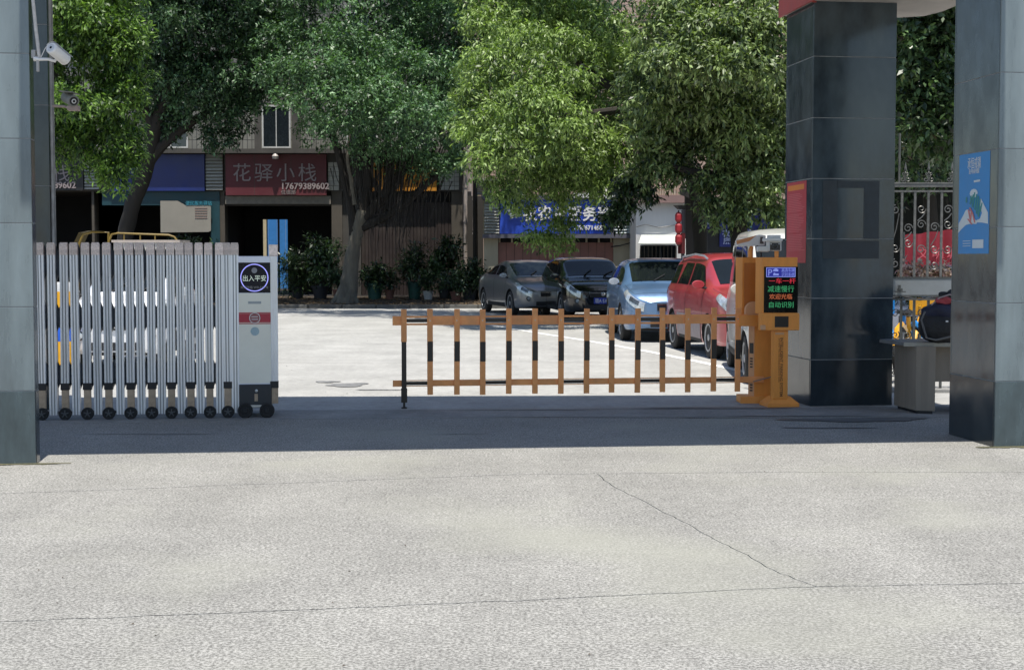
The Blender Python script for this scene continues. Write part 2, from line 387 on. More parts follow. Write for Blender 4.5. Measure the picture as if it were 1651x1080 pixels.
pr = pillar(Rc, .86, .85, [615, 489, 366, 240, 117], 1603, TOPZ, 'nearest right granite pillar with the blue handwashing poster on its side', pale_front=True)
pm = pillar(Mc, .86, .87, [580, 481, 385, 288, 190, 91], 1306, TOPZ, 'tall dark granite pillar standing directly behind the orange parking terminal')
plf = pillar(Lc, .86, .16, [630, 495, 360, 224, 87], 58, 4.9, 'near left granite pillar at the edge of the photo, sunlit front', corner_side=-1, pale_front=True)
Bc = at(80, 300, 14.5); Bc.z = 0
plb = pillar(Bc, .5, .3, [560, 430, 300, 170, 40], 80, 4.9, 'dark slim granite pillar behind the left end of the folding gate', corner_side=-1)
# side trim pipes of the slim pillar
M_pipe = mat('grey_pipe', (.35, .34, .33), .5, var=.25, scale=12, dirt=.4)
q = gw(Bc, .022, .03)
MB().tube([q, q + Vector((0, 0, 4.6))], .014, 8).build('corner_trim', M_pipe, plb, smooth=True)
q = gw(Bc, .026, .11)
MB().tube([q, q + Vector((0, 0, 4.6))], .011, 8).build('cable_pipe', M_pipe, plb, smooth=True)
# ghost frame of darker thin plates on the middle pillar
M_ghost = mat('dark_mark', (.028, .036, .042), .5, var=.3, scale=10)
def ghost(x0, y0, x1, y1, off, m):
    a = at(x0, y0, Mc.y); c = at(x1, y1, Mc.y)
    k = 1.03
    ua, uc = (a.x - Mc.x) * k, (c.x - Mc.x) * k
    MB().bb((ua, -off, c.z), (uc, -off + .0015, a.z)).build('frame_mark', m, pm, world=False)
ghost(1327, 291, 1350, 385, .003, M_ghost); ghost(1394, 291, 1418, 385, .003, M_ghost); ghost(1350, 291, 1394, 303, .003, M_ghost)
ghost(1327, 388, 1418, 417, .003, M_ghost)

# ---- canopies
M_canopy = mat('canopy_plaster', (.42, .39, .36), .8, var=.15, scale=3, bump=.2, dirt=.3)
M_redf = mat('red_fascia', (.42, .06, .05), .5, var=.15)
OFF = lambda z: Vector((-SUN_AZ_VEC.x, -SUN_AZ_VEC.y, 0)) * (z / math.tan(SUN_EL))
ca = thing('gate_canopy', 'flat roof slab of the gateway spanning between the granite pillars', 'canopy', (Mc.x, Mc.y, 0), TH)
Mi = wm(ca).inverted()
def quad_slab(pts, z0, z1, name, m):
    MB().prism([(Mi @ Vector((p.x, p.y, 0)))[:2] for p in pts], z0, z1).build(name, m, ca, world=False)
zc = 4.95
n0 = G(62, 733.5) - OFF(zc); n1 = G(1262, 716) - OFF(zc); f0 = G(450, 641) - OFF(zc); f1 = G(1190, 638.5) - OFF(zc)
dn = (n1 - n0).normalized(); df = (f1 - f0).normalized()
lo = Vector((Lc.x + .01, 0, 0)); ro = gw(Mc, -.09, 0)
def onl(p, d, x): return p + d * ((x - p.x) / d.x)
quad_slab([onl(n0, dn, Lc.x + .03), onl(n0, dn, Rc.x + .17), onl(f0, df, Rc.x - .5), onl(f0, df, n0.x - 1.7), gw(Lc, -.9, .12), gw(Lc, -.02, .12)], zc, zc + .45, 'lane_slab', M_canopy)
zl = TOPZ
s0 = G(1190, 714.5) - OFF(zl); s1 = G(1530, 712) - OFF(zl); ds = (s1 - s0).normalized()
sl = Mc + U * (-.035)
a0 = onl(s0, ds, sl.x + .35); a1 = onl(s0, ds, Rc.x - .005)
r0 = Rc + U * .0; far_l = at(1262, 20, 15.85); far_r = at(1535, 24, 15.0)
curve = [at(1450, 32, 15.9), at(1490, 30, 15.8), at(1520, 25, 15.5), at(1545, 18, 15.1)]
pts = [gw(Mc, -.035, -3.6), a1, gw(Rc, -.01, .0), gw(Rc, .9, .0), gw(Rc, .9, 1.3)] + [Vector((p.x, p.y, 0)) for p in reversed(curve)] + [gw(Mc, -.035, .95)]
quad_slab(pts, zl, zl + .11, 'side_slab', M_canopy)
MB().bb((-.06, -3.55, zl - .015), (-.036, .97, zl + .42)).build('red_fascia', M_redf, ca, world=False)
MB().bb((-.036, -.012, zl - .015), (.02, 0.0, zl + .05)).build('red_fascia', M_redf, ca, world=False)

# ============================================================ posters on pillars
M_post_blue = mat('poster_blue', lin((60, 140, 205)), .45, var=.06, scale=3)
M_post_white = mat('poster_white', (.62, .68, .72), .5, var=.05)
M_post_red = mat('poster_red', lin((190, 45, 60)), .5, var=.06, scale=3)
M_post_yel = mat('poster_yellow_print', lin((225, 130, 45)), .5, var=.05)
M_post_teal = mat('poster_teal_print', lin((60, 140, 140)), .5)
M_post_pink = mat('poster_pink_print', lin((200, 120, 120)), .5)
# side faces run along V from the front corner; local axes: x = out of face towards the lane (-u), along v
def sidepanel(corner, px0, px1, ytop, ybot, name, m, off, parent, boxes=None):
    # on plane u=0 of pillar: solve v for pixel x
    def vof(px):
        a = (px - CX) / F / (_cp)  # approx dir.x/dir.y at horizon
        # (corner.x + V.x v) = a' (corner.y + V.y v)
        return (a * corner.y - corner.x) / (V.x - a * V.y)
    v0, v1 = vof(px1), vof(px0)
    p = corner + V * v0; zt = at(px1, ytop, p.y).z; zb = at(px1, ybot, p.y).z
    b = MB().bb((-off - .0012, v0, zb), (-off, v1, zt))
    return b.build(name, m, parent, world=False), v0, v1, zb, zt
po = thing('wall_poster', 'blue handwashing poster pasted on the side of the right granite pillar', 'poster', Rc, TH)
o, v0, v1, zb, zt = sidepanel(Rc, 1543, 1592, 243, 409, 'poster_sheet', M_post_blue, .001, po)
def onside(name, pts, m, off, par=po, V0=v0, V1=v1, ZB=zb, ZT=zt):   # pts in 0..1 poster coords, x left->right in the picture
    vv = [(-off, V1 + (V0 - V1) * a, ZT + (ZB - ZT) * c) for a, c in pts]
    return MB().add(vv, [tuple(range(len(vv)))]).build(name, m, par, world=False)
def sidetext(s, size, m, a, c, par, V0, V1, ZB, ZT, corner, off=.004, sx=1.0, align='CENTER'):
    loc = corner + V * (V1 + (V0 - V1) * a) + U * (-off) + Vector((0, 0, ZT + (ZB - ZT) * c))
    return text_obj(s, size, m, par, loc, 'printed_text', extrude=.0003, rz=TH - math.pi / 2, align=align, sx=sx)
sidetext('承恒戒疆', .10, M_letter, .5, .145, po, v0, v1, zb, zt, Rc, sx=.62)
sidetext('洗手防病护健康', .045, M_letter, .5, .20, po, v0, v1, zb, zt, Rc, sx=.62)
onside('pale_disc', [(.5 + .13 * math.cos(a * .5236), .40 + .045 * math.sin(a * .5236)) for a in range(12)], M_post_white, .0040)
onside('left_hand', [(0, .79), (.02, .69), (.16, .615), (.24, .565), (.30, .555), (.42, .58), (.56, .66), (.64, .685), (.60, .705), (.42, .70), (.26, .71), (.10, .755)], M_post_white, .0044)
onside('right_hand', [(.98, .71), (.80, .695), (.62, .69), (.60, .67), (.72, .655), (.78, .60), (.70, .50), (.74, .455), (.84, .52), (.97, .60)], M_post_white, .0048)
for k, (a, c, d, e) in enumerate(((.36, .50, .50, .41), (.44, .53, .54, .39), (.52, .56, .60, .41), (.58, .60, .66, .43), (.64, .63, .72, .46), (.70, .58, .78, .50), (.24, .48, .27, .43), (.38, .46, .42, .42))):
    onside('teal_stroke', [(a, c), (a + .05, c + .012), (d + .02, e), (d - .02, e)], M_post_teal, .0052 + k * .0001)
for k, (a, c, d, e) in enumerate(((.32, .56, .40, .66), (.42, .57, .40, .69), (.46, .60, .55, .69), (.30, .65, .46, .705), (.36, .54, .48, .60))):
    onside('pink_stroke', [(a, c), (a + .05, c), (d + .03, e), (d - .01, e + .006)], M_post_pink, .0062 + k * .0001)
for k in range(3): onside('print_line', [(.16, .87 + k * .025), (.42, .868 + k * .025), (.42, .874 + k * .025), (.16, .876 + k * .025)], M_post_white, .0042)
onside('small_logo', [(.50, .272), (.70, .268), (.70, .288), (.50, .292)], M_post_white, .0042)
onside('pale_box', [(.48, .86), (.84, .86), (.84, .945), (.48, .945)], M_post_white, .0042)
pr2 = thing('wall_poster', 'tall red notice with yellow heading on the side of the middle pillar', 'notice', Mc, TH)
o, w0, w1, wb_, wt_ = sidepanel(Mc, 1267, 1298, 291, 424, 'notice_sheet', M_post_red, .001, pr2)
onside('yellow_heading', [(.06, .04), (.9, .035), (.9, .10), (.06, .105)], M_post_yel, .0042, pr2, w0, w1, wb_, wt_)
M_post_line = mat('notice_small_print', lin((215, 110, 115)), .6)
for k in range(34):
    c = .15 + k * .021
    L_ = random.uniform(.55, .86) if k < 24 else random.uniform(.7, .9)
    if k % 12 == 11: continue
    onside('print_line', [(.08, c), (.08 + L_, c - .003), (.08 + L_, c + .004), (.08, c + .007)], M_post_line, .0042, pr2, w0, w1, wb_, wt_)
# ============================================================ retractable gate
M_alu = mat('brushed_aluminium', (.80, .81, .83), .36, metal=.45, var=.1, scale=14, dirt=.25, dirtcol=(.25, .22, .2), streak=6, rnd=.07)
M_groove = mat('dark_groove', (.22, .225, .235), .5, metal=.4)
M_cap = mat('worn_brown_cap', (.72, .61, .56), .4, metal=.3, var=.3, scale=30, rnd=.2)
M_tan = mat('tan_shoe', (.42, .31, .21), .5, var=.25, scale=20, rnd=.1)
M_link = mat('link_bar_plastic', (.02, .03, .045), .4, var=.3)
M_rub = mat('rubber', (.02, .02, .02), .8, var=.3)
M_hub = mat('hub_grey', (.07, .075, .08), .5)
gx = [67, 85, 104, 122, 140, 157, 174.5, 193, 210, 227, 244, 260, 275.5, 292, 307, 322.5, 337.5, 354, 367, 379]
g0 = G(67, 677); g1 = G(441, 672)
gd = (g1 - g0).normalized(); GA = math.atan2(gd.y, gd.x); gn = Vector((-gd.y, gd.x, 0))
gate = thing('retractable_gate', 'silver folding scissor gate with white drive unit closing the left of the lane', 'folding gate', g0, GA)
def gu(px):      # distance along the gate line for a pixel column
    a = (px - CX) / F / _cp * 1.0
    return (a * g0.y - g0.x) / (gd.x - a * gd.y) if True else 0
def gz(py): return at(67, py, g0.y).z
ZT_ = gz(391); ZC = gz(411); ZS = gz(618); ZS2 = gz(629)
postw = .074
def post_proto(wheel, name='gate_post'):
    z0 = .07 if wheel else .045
    b = MB(); top = ZC
    zlow = ZS if wheel else z0
    b.bb((-postw / 2, -.02, zlow), (postw / 2, .02, top))
    for x in (-.026, 0.0, .026): b.bb((x - .007, -.0255, zlow), (x + .007, -.0195, top))
    b.cur = 1
    for x in (-.013, .013): b.bb((x - .004, -.0215, zlow), (x + .004, -.0195, top))
    p = b.build(name, [M_alu, M_groove], gate, world=False, bevel=.003)
    c = MB(); c.bb((-.037, -.03, ZC), (.037, .03, ZT_ - .012)); c.bb((-.032, -.026, ZT_ - .012), (.032, .026, ZT_))
    for x in (-.02, .0, .02): c.bb((x - .005, -.034, ZC + .02), (x + .005, -.0305, ZT_ - .03))
    c.build('post_cap', M_cap, p, world=False, bevel=.004)
    if wheel:
        s = MB(); s.bb((-.04, -.03, ZS2), (.04, .028, ZS)); s.build('shoe_collar', M_black, p, world=False, bevel=.003)
        s = MB(); s.bb((-.032, -.026, .075), (.032, .022, ZS2)); s.build('shoe_leg', M_tan, p, world=False, bevel=.004)
        wh = MB(); R0 = .058
        wh.lathe([(.0, -.05), (.02, -.05), (.026, -.046), (.042, -.046), (.046, -.05), (R0 - .006, -.05), (R0, -.042), (R0, -.012), (R0 - .006, -.006), (0, -.006)], (0, 0, R0), 'y', 20)
        wh.build('wheel', M_rub, p, world=False, smooth=True)
        h = MB()
        for k in range(5):
            a = k * 2 * math.pi / 5 + .3
            h.box((.02 * math.cos(a), -.053, R0 + .02 * math.sin(a)), (.03, .006, .009), ry=-a)
        h.lathe([(.012, -.06), (.012, -.05)], (0, 0, R0), 'y', 10)
        h.build('wheel_hub', M_hub, p, world=False)
    return p
protos = {}
def put_post(u, v, wheel):
    k = wheel
    if k not in protos: protos[k] = post_proto(wheel); o = protos[k]
    else: o = copy_tree(protos[k], gate)
    o.location = (u, v, 0); o.rotation_euler = (random.uniform(-.004, .004), random.uniform(-.004, .004), random.uniform(-.05, .05))
    return o
us = [gu(x) for x in gx]
for i, u in enumerate(us): put_post(u, 0, i % 2 == 0)
# scissor links: crossing flat bars between neighbours on three levels, front and rear row
lv = [(gz(425), .17), (gz(512), .13), (gz(605), .13)]
for i in range(len(us) - 1):
    ua, ub = us[i], us[i + 1]
    for (zc_, amp) in lv:
        for sgn in (-1, 1):
            for vv in (.03, .06):
                a = Vector((ua, vv + sgn * .006, zc_ - sgn * amp)); c = Vector((ub, vv + sgn * .006, zc_ + sgn * amp))
                mid = (a + c) / 2; L_ = (c - a).length; ang = math.atan2(c.z - a.z, c.x - a.x)
                MB().box(mid, (L_, .008, .06), ry=-ang).build('link_bar', M_link, gate, world=False)
for (zc_, amp) in lv:
    b = MB(); b.bb((us[0], .035, zc_ - .012), (us[-1], .055, zc_ + .012)); b.build('guide_rod', M_link, gate, world=False)
    for i in range(0, len(us)):
        pass
b = MB(); b.bb((us[0] - .02, .03, .055), (us[-1], .045, .075)); b.build('bottom_rod', M_link, gate, world=False)
# white drive unit
ud0, ud1, ue = gu(385), gu(437.5), gu(442)
M_cream = mat('cream_panel', lin((238, 234, 218)), .4, var=.05, scale=3)
M_lav = mat('pale_metal', (.78, .80, .90), .35, metal=.2, var=.06)
drive = MB().bb((ud0, -.03, gz(650)), (ud1, .40, gz(413))).build('drive_housing', M_lav, gate, world=False, bevel=.006)
def dz(y): return gz(y)
f = -.0315
def dpanel(name, y0, y1, m, f0=f, x0=ud0 + .004, x1=ud1 - .004, th=.002):
    return MB().bb((x0, f0 - th, dz(y1)), (x1, f0, dz(y0))).build(name, m, drive, world=False)
dpanel('cream_door', 474, 621, M_cream)
M_disp = mat('display_black', (.004, .005, .014), .3, spec=.25)
dpanel('display_screen', 423.5, 473, M_disp, f, th=.003)
dc = Vector(((ud0 + ud1) / 2, f - .0055, (dz(423.5) + dz(473)) / 2)); RR = (ud1 - ud0) * .43
def ring(name, c, r0, r1, m, n=48, par=drive):
    vs = []; fs = []
    for k in range(n):
        a = 2 * math.pi * k / n
        vs += [(c.x + r0 * math.cos(a), c.y, c.z + r0 * math.sin(a)), (c.x + r1 * math.cos(a), c.y, c.z + r1 * math.sin(a))]
    for k in range(n):
        j = (k + 1) % n; fs.append((2 * k, 2 * k + 1, 2 * j + 1, 2 * j))
    return MB().add(vs, fs).build(name, m, par, world=False)
def disc(name, c, r, m, par=drive, n=32):
    return MB().add([(c.x + r * math.cos(2 * math.pi * k / n), c.y, c.z + r * math.sin(2 * math.pi * k / n)) for k in range(n)], [tuple(range(n))]).build(name, m, par, world=False)
M_led = mat('violet_led', (.3, .3, .6), .4, emis=(.25, .25, .75), estr=.9)
ring('display_ring', dc, RR * .93, RR * 1.0, M_led)
disc('display_emblem', dc + Vector((0, 0, RR * .52)), RR * .2, mat('emblem_grey', (.28, .28, .3), .5))
DW = lambda p: wm(gate) @ Vector(p)
text_obj('出入平安', .061, mat('display_text', (.5, .55, .48), .4, emis=(.5, .6, .5), estr=.5), drive, DW(dc + Vector((0, -.001, -.028))), 'display_text', .0005, rz=GA, align='CENTER', sx=.92)
text_obj('欢迎光临 WELCOME', .028, mat('display_text_small', (.3, .3, .3), .4), drive, DW(dc + Vector((0, -.001, -.1))), 'display_text', .0005, rz=GA, align='CENTER')
M_redb = mat('red_band', lin((176, 45, 62)), .4, var=.05)
dpanel('red_band', 507, 521.5, M_redb, f - .003, th=.002)
dpanel('pale_edge_line', 505, 506.6, M_redb, f - .003, th=.002); dpanel('pale_edge_line', 522.6, 524, M_redb, f - .003, th=.002)
bc = Vector(((ud0 + ud1) / 2, f - .0065, dz(514.2)))
disc('badge', bc, .052, mat('badge_brown', lin((150, 90, 90)), .5)); ring('badge_ring', bc + Vector((0, -.001, 0)), .045, .051, M_letter)
for k in (-.012, .012): MB().bb((bc.x - .03, bc.y - .002, bc.z + k - .003), (bc.x + .03, bc.y - .001, bc.z + k + .003)).build('badge_line', M_letter, drive, world=False)
M_smud = mat('faded_print', lin((165, 170, 170)), .5); M_smud2 = mat('faded_blue_print', lin((160, 182, 188)), .5)
MB().bb((bc.x - .06, f - .0035, dz(491)), (bc.x + .06, f - .0025, dz(487))).build('faded_print', M_smud, drive, world=False)
disc('faded_oval', Vector((bc.x, f - .0035, dz(536))), .04, M_smud2)
bs = MB().bb((ud0 - .0, -.045, dz(661)), (ud1 + .0, .41, dz(622.5))).build('drive_base', mat('navy_base', (.02, .024, .03), .4), gate, world=False, bevel=.008)
MB().lathe([(.014, 0), (.014, -.01), (.008, -.012)], (bc.x + .01, -.046, dz(633)), 'y', 14).build('key_lock', M_steel, bs, world=False)
MB().bb((bc.x - .008, -.052, dz(650)), (bc.x + .022, -.046, dz(638))).build('lock_tag', M_tan, bs, world=False)
for ux in (gu(395), gu(430)):
    wb = MB(); r0 = .070
    wb.lathe([(0, -.09), (.02, -.09), (.028, -.08), (.05, -.08), (.055, -.09), (r0 - .008, -.09), (r0, -.08), (r0, -.05), (r0 - .01, -.045), (0, -.045)], (ux, 0, r0), 'y', 26)
    ww = wb.build('drive_wheel', M_rub, bs, world=False, smooth=True)
MB().bb((gu(400), -.06, .10), (gu(424), -.05, .12)).build('bumper_bar', M_steel, bs, world=False)
b = MB(); b.bb((ue - .038, -.03, ZS), (ue + .036, .02, gz(413)))
for x in (-.022, 0, .022): b.bb((ue + x - .005, -.035, ZS), (ue + x + .005, -.0305, gz(413)))
ep = b.build('end_post', M_alu, gate, world=False, bevel=.003)
MB().bb((ue - .042, -.034, gz(413)), (ue + .04, .024, gz(394))).build('post_cap', M_cap, ep, world=False, bevel=.004)
MB().bb((ue - .04, -.034, ZS2), (ue + .038, .024, ZS)).build('shoe_collar', M_black, ep, world=False)
MB().bb((ue - .034, -.03, .13), (ue + .034, .02, ZS2)).build('shoe_leg', M_tan, ep, world=False)

# ============================================================ barrier arm with fence
b0 = G(651, 658); b1 = G(1210, 650.5)
bd = (b1 - b0); BL = bd.length; bd.normalize(); BA = math.atan2(bd.y, bd.x)
def bu(px):
    a = (px - CX) / F / _cp
    return (a * b0.y - b0.x) / (bd.x - a * bd.y)
def bz(py): return at(651, py, b0.y).z
bar = thing('barrier_fence', 'lowered orange fence barrier arm of two rails and fourteen uprights across the lane', 'barrier', b0, BA)
M_blk = mat('black_reflector', (.02, .015, .012), .35, var=.2)
xs = [651, 693, 736, 777.6, 819.6, 862, 903.6, 945, 985.6, 1027, 1067.6, 1108.4, 1149.6, 1188.4]
bus = [bu(x) for x in xs]; bl = bu(633); br_ = bu(1232)
zt0, zt1 = bz(524.5), bz(509.5); zb0, zb1 = bz(623), bz(613)
def rail(name, z0, z1, slots):
    cuts = []
    last = bl
    for k in slots:
        a, c = bus[k] + .02, bus[k + 1] - .02
        MB().bb((last, -.012, z0), (a, .012, z1)).build(name, M_orange2, bar, world=False, bevel=.002)
        h = (z1 - z0)
        e = .2 if name == 'top_rail' else .12
        MB().bb((a, -.011, z1 - h * e), (c, .011, z1)).build('rail_strip', M_orange2, bar, world=False)
        MB().bb((a, -.011, z0), (c, .011, z0 + h * e)).build('rail_strip', M_orange2, bar, world=False)
        MB().bb((a, -.008, z0 + h * (e + .10)), (c, .008, z1 - h * (e + .10))).build('black_insert', M_blk, bar, world=False)
        last = c
    MB().bb((last, -.012, z0), (br_, .012, z1)).build(name, M_orange2, bar, world=False, bevel=.002)
rail('top_rail', zt0, zt1, [0, 3, 6, 9, 12]); rail('bottom_rail', zb0, zb1, [0, 3, 6, 9, 12])
zu0, zu1 = bz(637), bz(498.5); zk0, zk1 = bz(583), bz(551)
pp = None
for i, u in enumerate(bus):
    if i == 0:
        o = MB().bb((-.028, -.034, zk1), (.028, -.0125, zu1)).build('upright', M_orange2, bar, world=False, bevel=.002); o.location = (u, 0, 0)
        ft = MB(); ft.bb((-.024, -.034, .10), (.024, -.0125, zk1 - .001)); ft.bb((-.03, -.04, .06), (.03, -.008, .20)); ft.tube([(0, -.022, .07), (0, -.022, .015)], .012); ft.lathe([(.03, 0), (.03, .012), (.012, .02)], (0, -.022, 0), 'z', 12)
        q = ft.build('support_foot', M_blk, bar, world=False, bevel=.002); q.location = (u, 0, 0); continue
    if pp is None:
        pp = MB().bb((-.028, -.034, zu0), (.028, -.0125, zu1)).build('upright', M_orange2, bar, world=False, bevel=.002)
        kk = MB().bb((-.0265, -.0365, zk0), (.0265, -.0345, zk1)).build('black_reflector', M_blk, pp, world=False); o = pp
        MB().bb((.0285, -.034, zk0), (.0295, -.013, zk1)).build('black_reflector', M_blk, pp, world=False)
    else: o = copy_tree(pp, bar)
    o.location = (u, 0, random.uniform(-.004, .004)); o.rotation_euler = (0, random.uniform(-.006, .006), 0)
    MB().lathe([(.006, -.0375), (.006, -.034)], (u, 0, (zt0 + zt1) / 2), 'y', 8).build('bolt', M_steel, bar, world=False)

# ============================================================ barrier cabinet
M_or_light = mat('orange_side', (.66, .34, .16), .45, var=.1, dirt=.2, dirtcol=(.5, .42, .35))
cb0 = G(1212, 650)
CYb = cb0.y
cab = thing('barrier_cabinet', 'tall orange cabinet that drives the barrier arm, standing left of the parking terminal', 'barrier cabinet', cb0, 0)
def W(px, py, Y): return at(px, py, Y)
def bbw(b, x0, y0, x1, y1, Y, dep, par=None):    # box whose front face fills pixel rectangle at depth Y
    a = at(x0, y0, Y); c = at(x1, y1, Y)
    return b.bb((a.x, Y, c.z), (c.x, Y + dep, a.z))
ccy = CYb + .0
# lower body with narrow pale left face: rotate body so that its left face is seen
BW = .215
def cabbox(b, xl, xm, xr, y0, y1, Yc, depth):     # vertical box with front corner at column xm, left face xl..xm, front xm..xr
    zt, zb_ = at(xm, y0, Yc).z, at(xm, y1, Yc).z
    C = at(xm, 415, Yc)
    def hit(px, ang):                              # from corner C go along ang until pixel column px
        d = Vector((math.cos(ang), math.sin(ang), 0)); a = (px - CX) / F / _cp
        t = (a * C.y - C.x) / (d.x - a * d.y); return Vector((C.x, C.y, 0)) + d * t
    P1 = hit(xr, R(8)); P0 = hit(xl, R(180 - 52))
    P2 = P0 + (P1 - Vector((C.x, C.y, 0)))
    b.prism([(C.x, C.y), (P1.x, P1.y), (P2.x, P2.y), (P0.x, P0.y)], zb_, zt); return C, P0, P1
b = MB(); Cq, P0, P1 = cabbox(b, 1207, 1218, 1246, 512, 649, CYb, .3)
body = b.build('cabinet_body', M_orange, cab, bevel=.004)
lf = MB(); fo = Vector((-.003, -.002, 0)); ld = (P0 - Vector((Cq.x, Cq.y, 0)))
def lface(a, y0, c, y1, name, m, off=.0025):
    p = Vector((Cq.x, Cq.y, 0)) + ld * a; q = Vector((Cq.x, Cq.y, 0)) + ld * c; nn = Vector((ld.y, -ld.x, 0)).normalized()
    if nn.y > 0: nn = -nn
    z0, z1 = at(1212, y1, CYb).z, at(1212, y0, CYb).z
    o = nn * off
    return MB().add([(p.x + o.x, p.y + o.y, z0), (q.x + o.x, q.y + o.y, z0), (q.x + o.x, q.y + o.y, z1), (p.x + o.x, p.y + o.y, z1)], [(0, 1, 2, 3)]).build(name, m, body)
lface(.03, 515, .97, 646, 'lit_side_panel', M_or_light)  # left face coloured a paler orange as its lit side
lface(.15, 553, .78, 570, 'side_window', M_blk, .0045)
for y in (577, 581.5, 586, 590.5): lface(.25, y, .7, y + 2.4, 'vent_slot', M_blk, .0045)
for y in (615, 619.5, 624, 628.5): lface(.25, y, .7, y + 2.4, 'vent_slot', M_blk, .0045)
b = MB(); cabbox(b, 1185, 1197, 1236, 415, 511, CYb + .06, .25); hd = b.build('cabinet_head', M_orange, cab, bevel=.004)
b = MB(); a = at(1200, 428, CYb + .055); c = at(1230, 500, CYb + .055)
pq = [at(1200, 424, CYb + .054), at(1222, 424, CYb + .058), at(1222, 498, CYb + .058), at(1200, 498, CYb + .054)]
MB().hexa([p - Vector((0, .002, 0)) for p in pq], 0, (0, .004, 0)).build('door_panel', mat('orange_door', (.50, .15, .02), .4, var=.1), hd)
MB().bb(at(1184, 497, CYb + .03), at(1195, 498, CYb + .04)).build('door_gap', M_blk, hd)
# domed pivot cover and arm clamp
b = MB(); n = 14; pc = at(1216, 503, CYb - .05); rw = .09
poly = [(rw * math.cos(math.pi * k / n), rw * .95 * math.sin(math.pi * k / n)) for k in range(n + 1)]
vs = [(pc.x + x, pc.y, pc.z + z + .02) for x, z in poly] + [(pc.x - rw, pc.y, pc.z - .12), (pc.x + rw, pc.y, pc.z - .12)]
vs2 = [(x, y + .09, z) for x, y, z in vs]; N = len(vs)
b.add(vs + vs2, [tuple(range(N)), tuple(range(2 * N - 1, N - 1, -1))] + [(i, (i + 1) % N, (i + 1) % N + N, i + N) for i in range(N)])
b.build('pivot_cover', M_or_light, cab, bevel=.006)
b = MB(); bbw(b, 1192, 508, 1238, 526, b0.y + BL * bd.y * .97 - .06, .035); b.build('arm_clamp', M_orange, cab, bevel=.004)
b = MB(); bbw(b, 1194, 639, 1246, 651, CYb - .02, .3); b.build('base_plinth', M_orange, cab, bevel=.006)
# cable from the cabinet to the terminal
cable = MB().tube([at(1211, 616, CYb - .02), at(1222, 613, CYb - .08), at(1234, 610, CYb - .12), at(1246, 607, CYb - .1), at(1260, 612, CYb - .08)], .006, 6)
tag(cable.build('loose_cable', mat('grey_cable', (.25, .2, .17), .5), smooth=True), 'thin grey cable slung between the barrier cabinet and the terminal column', 'cable')

# ============================================================ parking terminal (display + camera)
T0 = G(1258, 656); TY = T0.y
term = thing('parking_terminal', 'orange parking terminal with lit message screen in front of the middle pillar', 'parking terminal', T0, 0)
b = MB(); cabbox(b, 1217, 1229, 1285, 415, 506, TY - .02, .2); head = b.build('display_head', M_orange, term, bevel=.005)
# screen lies on the head's front (8 deg): build quads in that plane
hC = at(1229, 415, TY - .02); fd = Vector((math.cos(R(8)), math.sin(R(8)), 0)); fn = Vector((math.sin(R(8)), -math.cos(R(8)), 0))
def fpt(px, py, off=0):
    a = (px - CX) / F / _cp; t = (a * hC.y - hC.x) / (fd.x - a * fd.y); p = Vector((hC.x, hC.y, 0)) + fd * t
    return Vector((p.x, p.y, at(px, py, p.y).z)) + fn * off
def fquad(x0, y0, x1, y1, off, name, m, par, th=.002, skew=0):
    q = [fpt(x0, y0, off), fpt(x1, y0 + skew, off), fpt(x1, y1 + skew, off), fpt(x0, y1, off)]
    return MB().hexa(q, 0, -fn * th).build(name, m, par)
scr = fquad(1231, 430, 1285.5, 504, .003, 'screen', mat('screen_black', (.005, .006, .005), .2, spec=.3, var=.1), head)
M_lblue = mat('screen_blue', (.01, .012, .12), .3, emis=(.012, .015, .16), estr=1); M_lw = mat('screen_pale', (.2, .24, .5), .3, emis=(.25, .3, .75), estr=.5)
M_lg = mat('led_green', (.02, .12, .05), .3, emis=(.05, .38, .15), estr=.5); M_lr = mat('led_red', (.6, .03, .05), .3, emis=(.7, .03, .05), estr=.5); M_lo = mat('led_orange', (.5, .15, .06), .3, emis=(.6, .14, .05), estr=.45)
fquad(1234.5, 431.5, 1281, 446.5, .0045, 'blue_sign_field', M_lblue, head)
for a in ((1234.5, 431.2, 1281, 432.2), (1234.5, 445.8, 1281, 446.8), (1234.2, 431.5, 1235.2, 446.5), (1280.3, 431.5, 1281.3, 446.5)):
    fquad(*a, .0062, 'field_border', M_lw, head)
TA = R(8)
def ftext(s, px, py, hpx, m, sx=1, al='LEFT', bold=0): text_obj(s, hpx / 161 * 1.0, m, head, fpt(px, py, .0068), 'screen_text', .0006, rz=TA, align=al, sx=sx, bold=bold)
ftext('P', 1236.5, 444.5, 15, M_lw)
ftext('高清车牌', 1258.5, 438.2, 6.3, M_lw, .88); ftext('识别系统', 1258.5, 445, 6.3, M_lw, .88)
# small car pictogram
fquad(1245.6, 434.4, 1253.6, 437.5, .0062, 'car_pictogram', M_lw, head); fquad(1247.4, 433.2, 1252, 434.6, .0062, 'car_pictogram', M_lw, head)
fquad(1245.6, 441.2, 1254.4, 444, .0062, 'car_pictogram', M_lw, head); fquad(1246.2, 440, 1248.6, 441.4, .0062, 'car_pictogram', M_lw, head)
ftext('一车一杆', 1282, 456.5, 9.5, M_lr, 1.2, 'RIGHT')
ftext('减速慢行', 1258, 470, 11.2, M_lg, 1.0, 'CENTER'); ftext('欢迎光临', 1258, 481.6, 9.2, M_lo, 1.05, 'CENTER'); ftext('自动识别', 1258.5, 495.2, 10.4, M_lg, 1.05, 'CENTER')
b = MB(); cabbox(b, 1222, 1229, 1289, 505, 533, TY - .06, .2); lw_ = b.build('speaker_box', M_orange, term, bevel=.007)
hC = at(1229, 505, TY - .06)
fquad(1249, 510, 1271, 527.5, .003, 'dark_window', M_blk, lw_)
b = MB(); b.box(fpt(1230, 528, .0) , (.05, .03, .05)); b.build('corner_guard', M_or_light, lw_, bevel=.006)
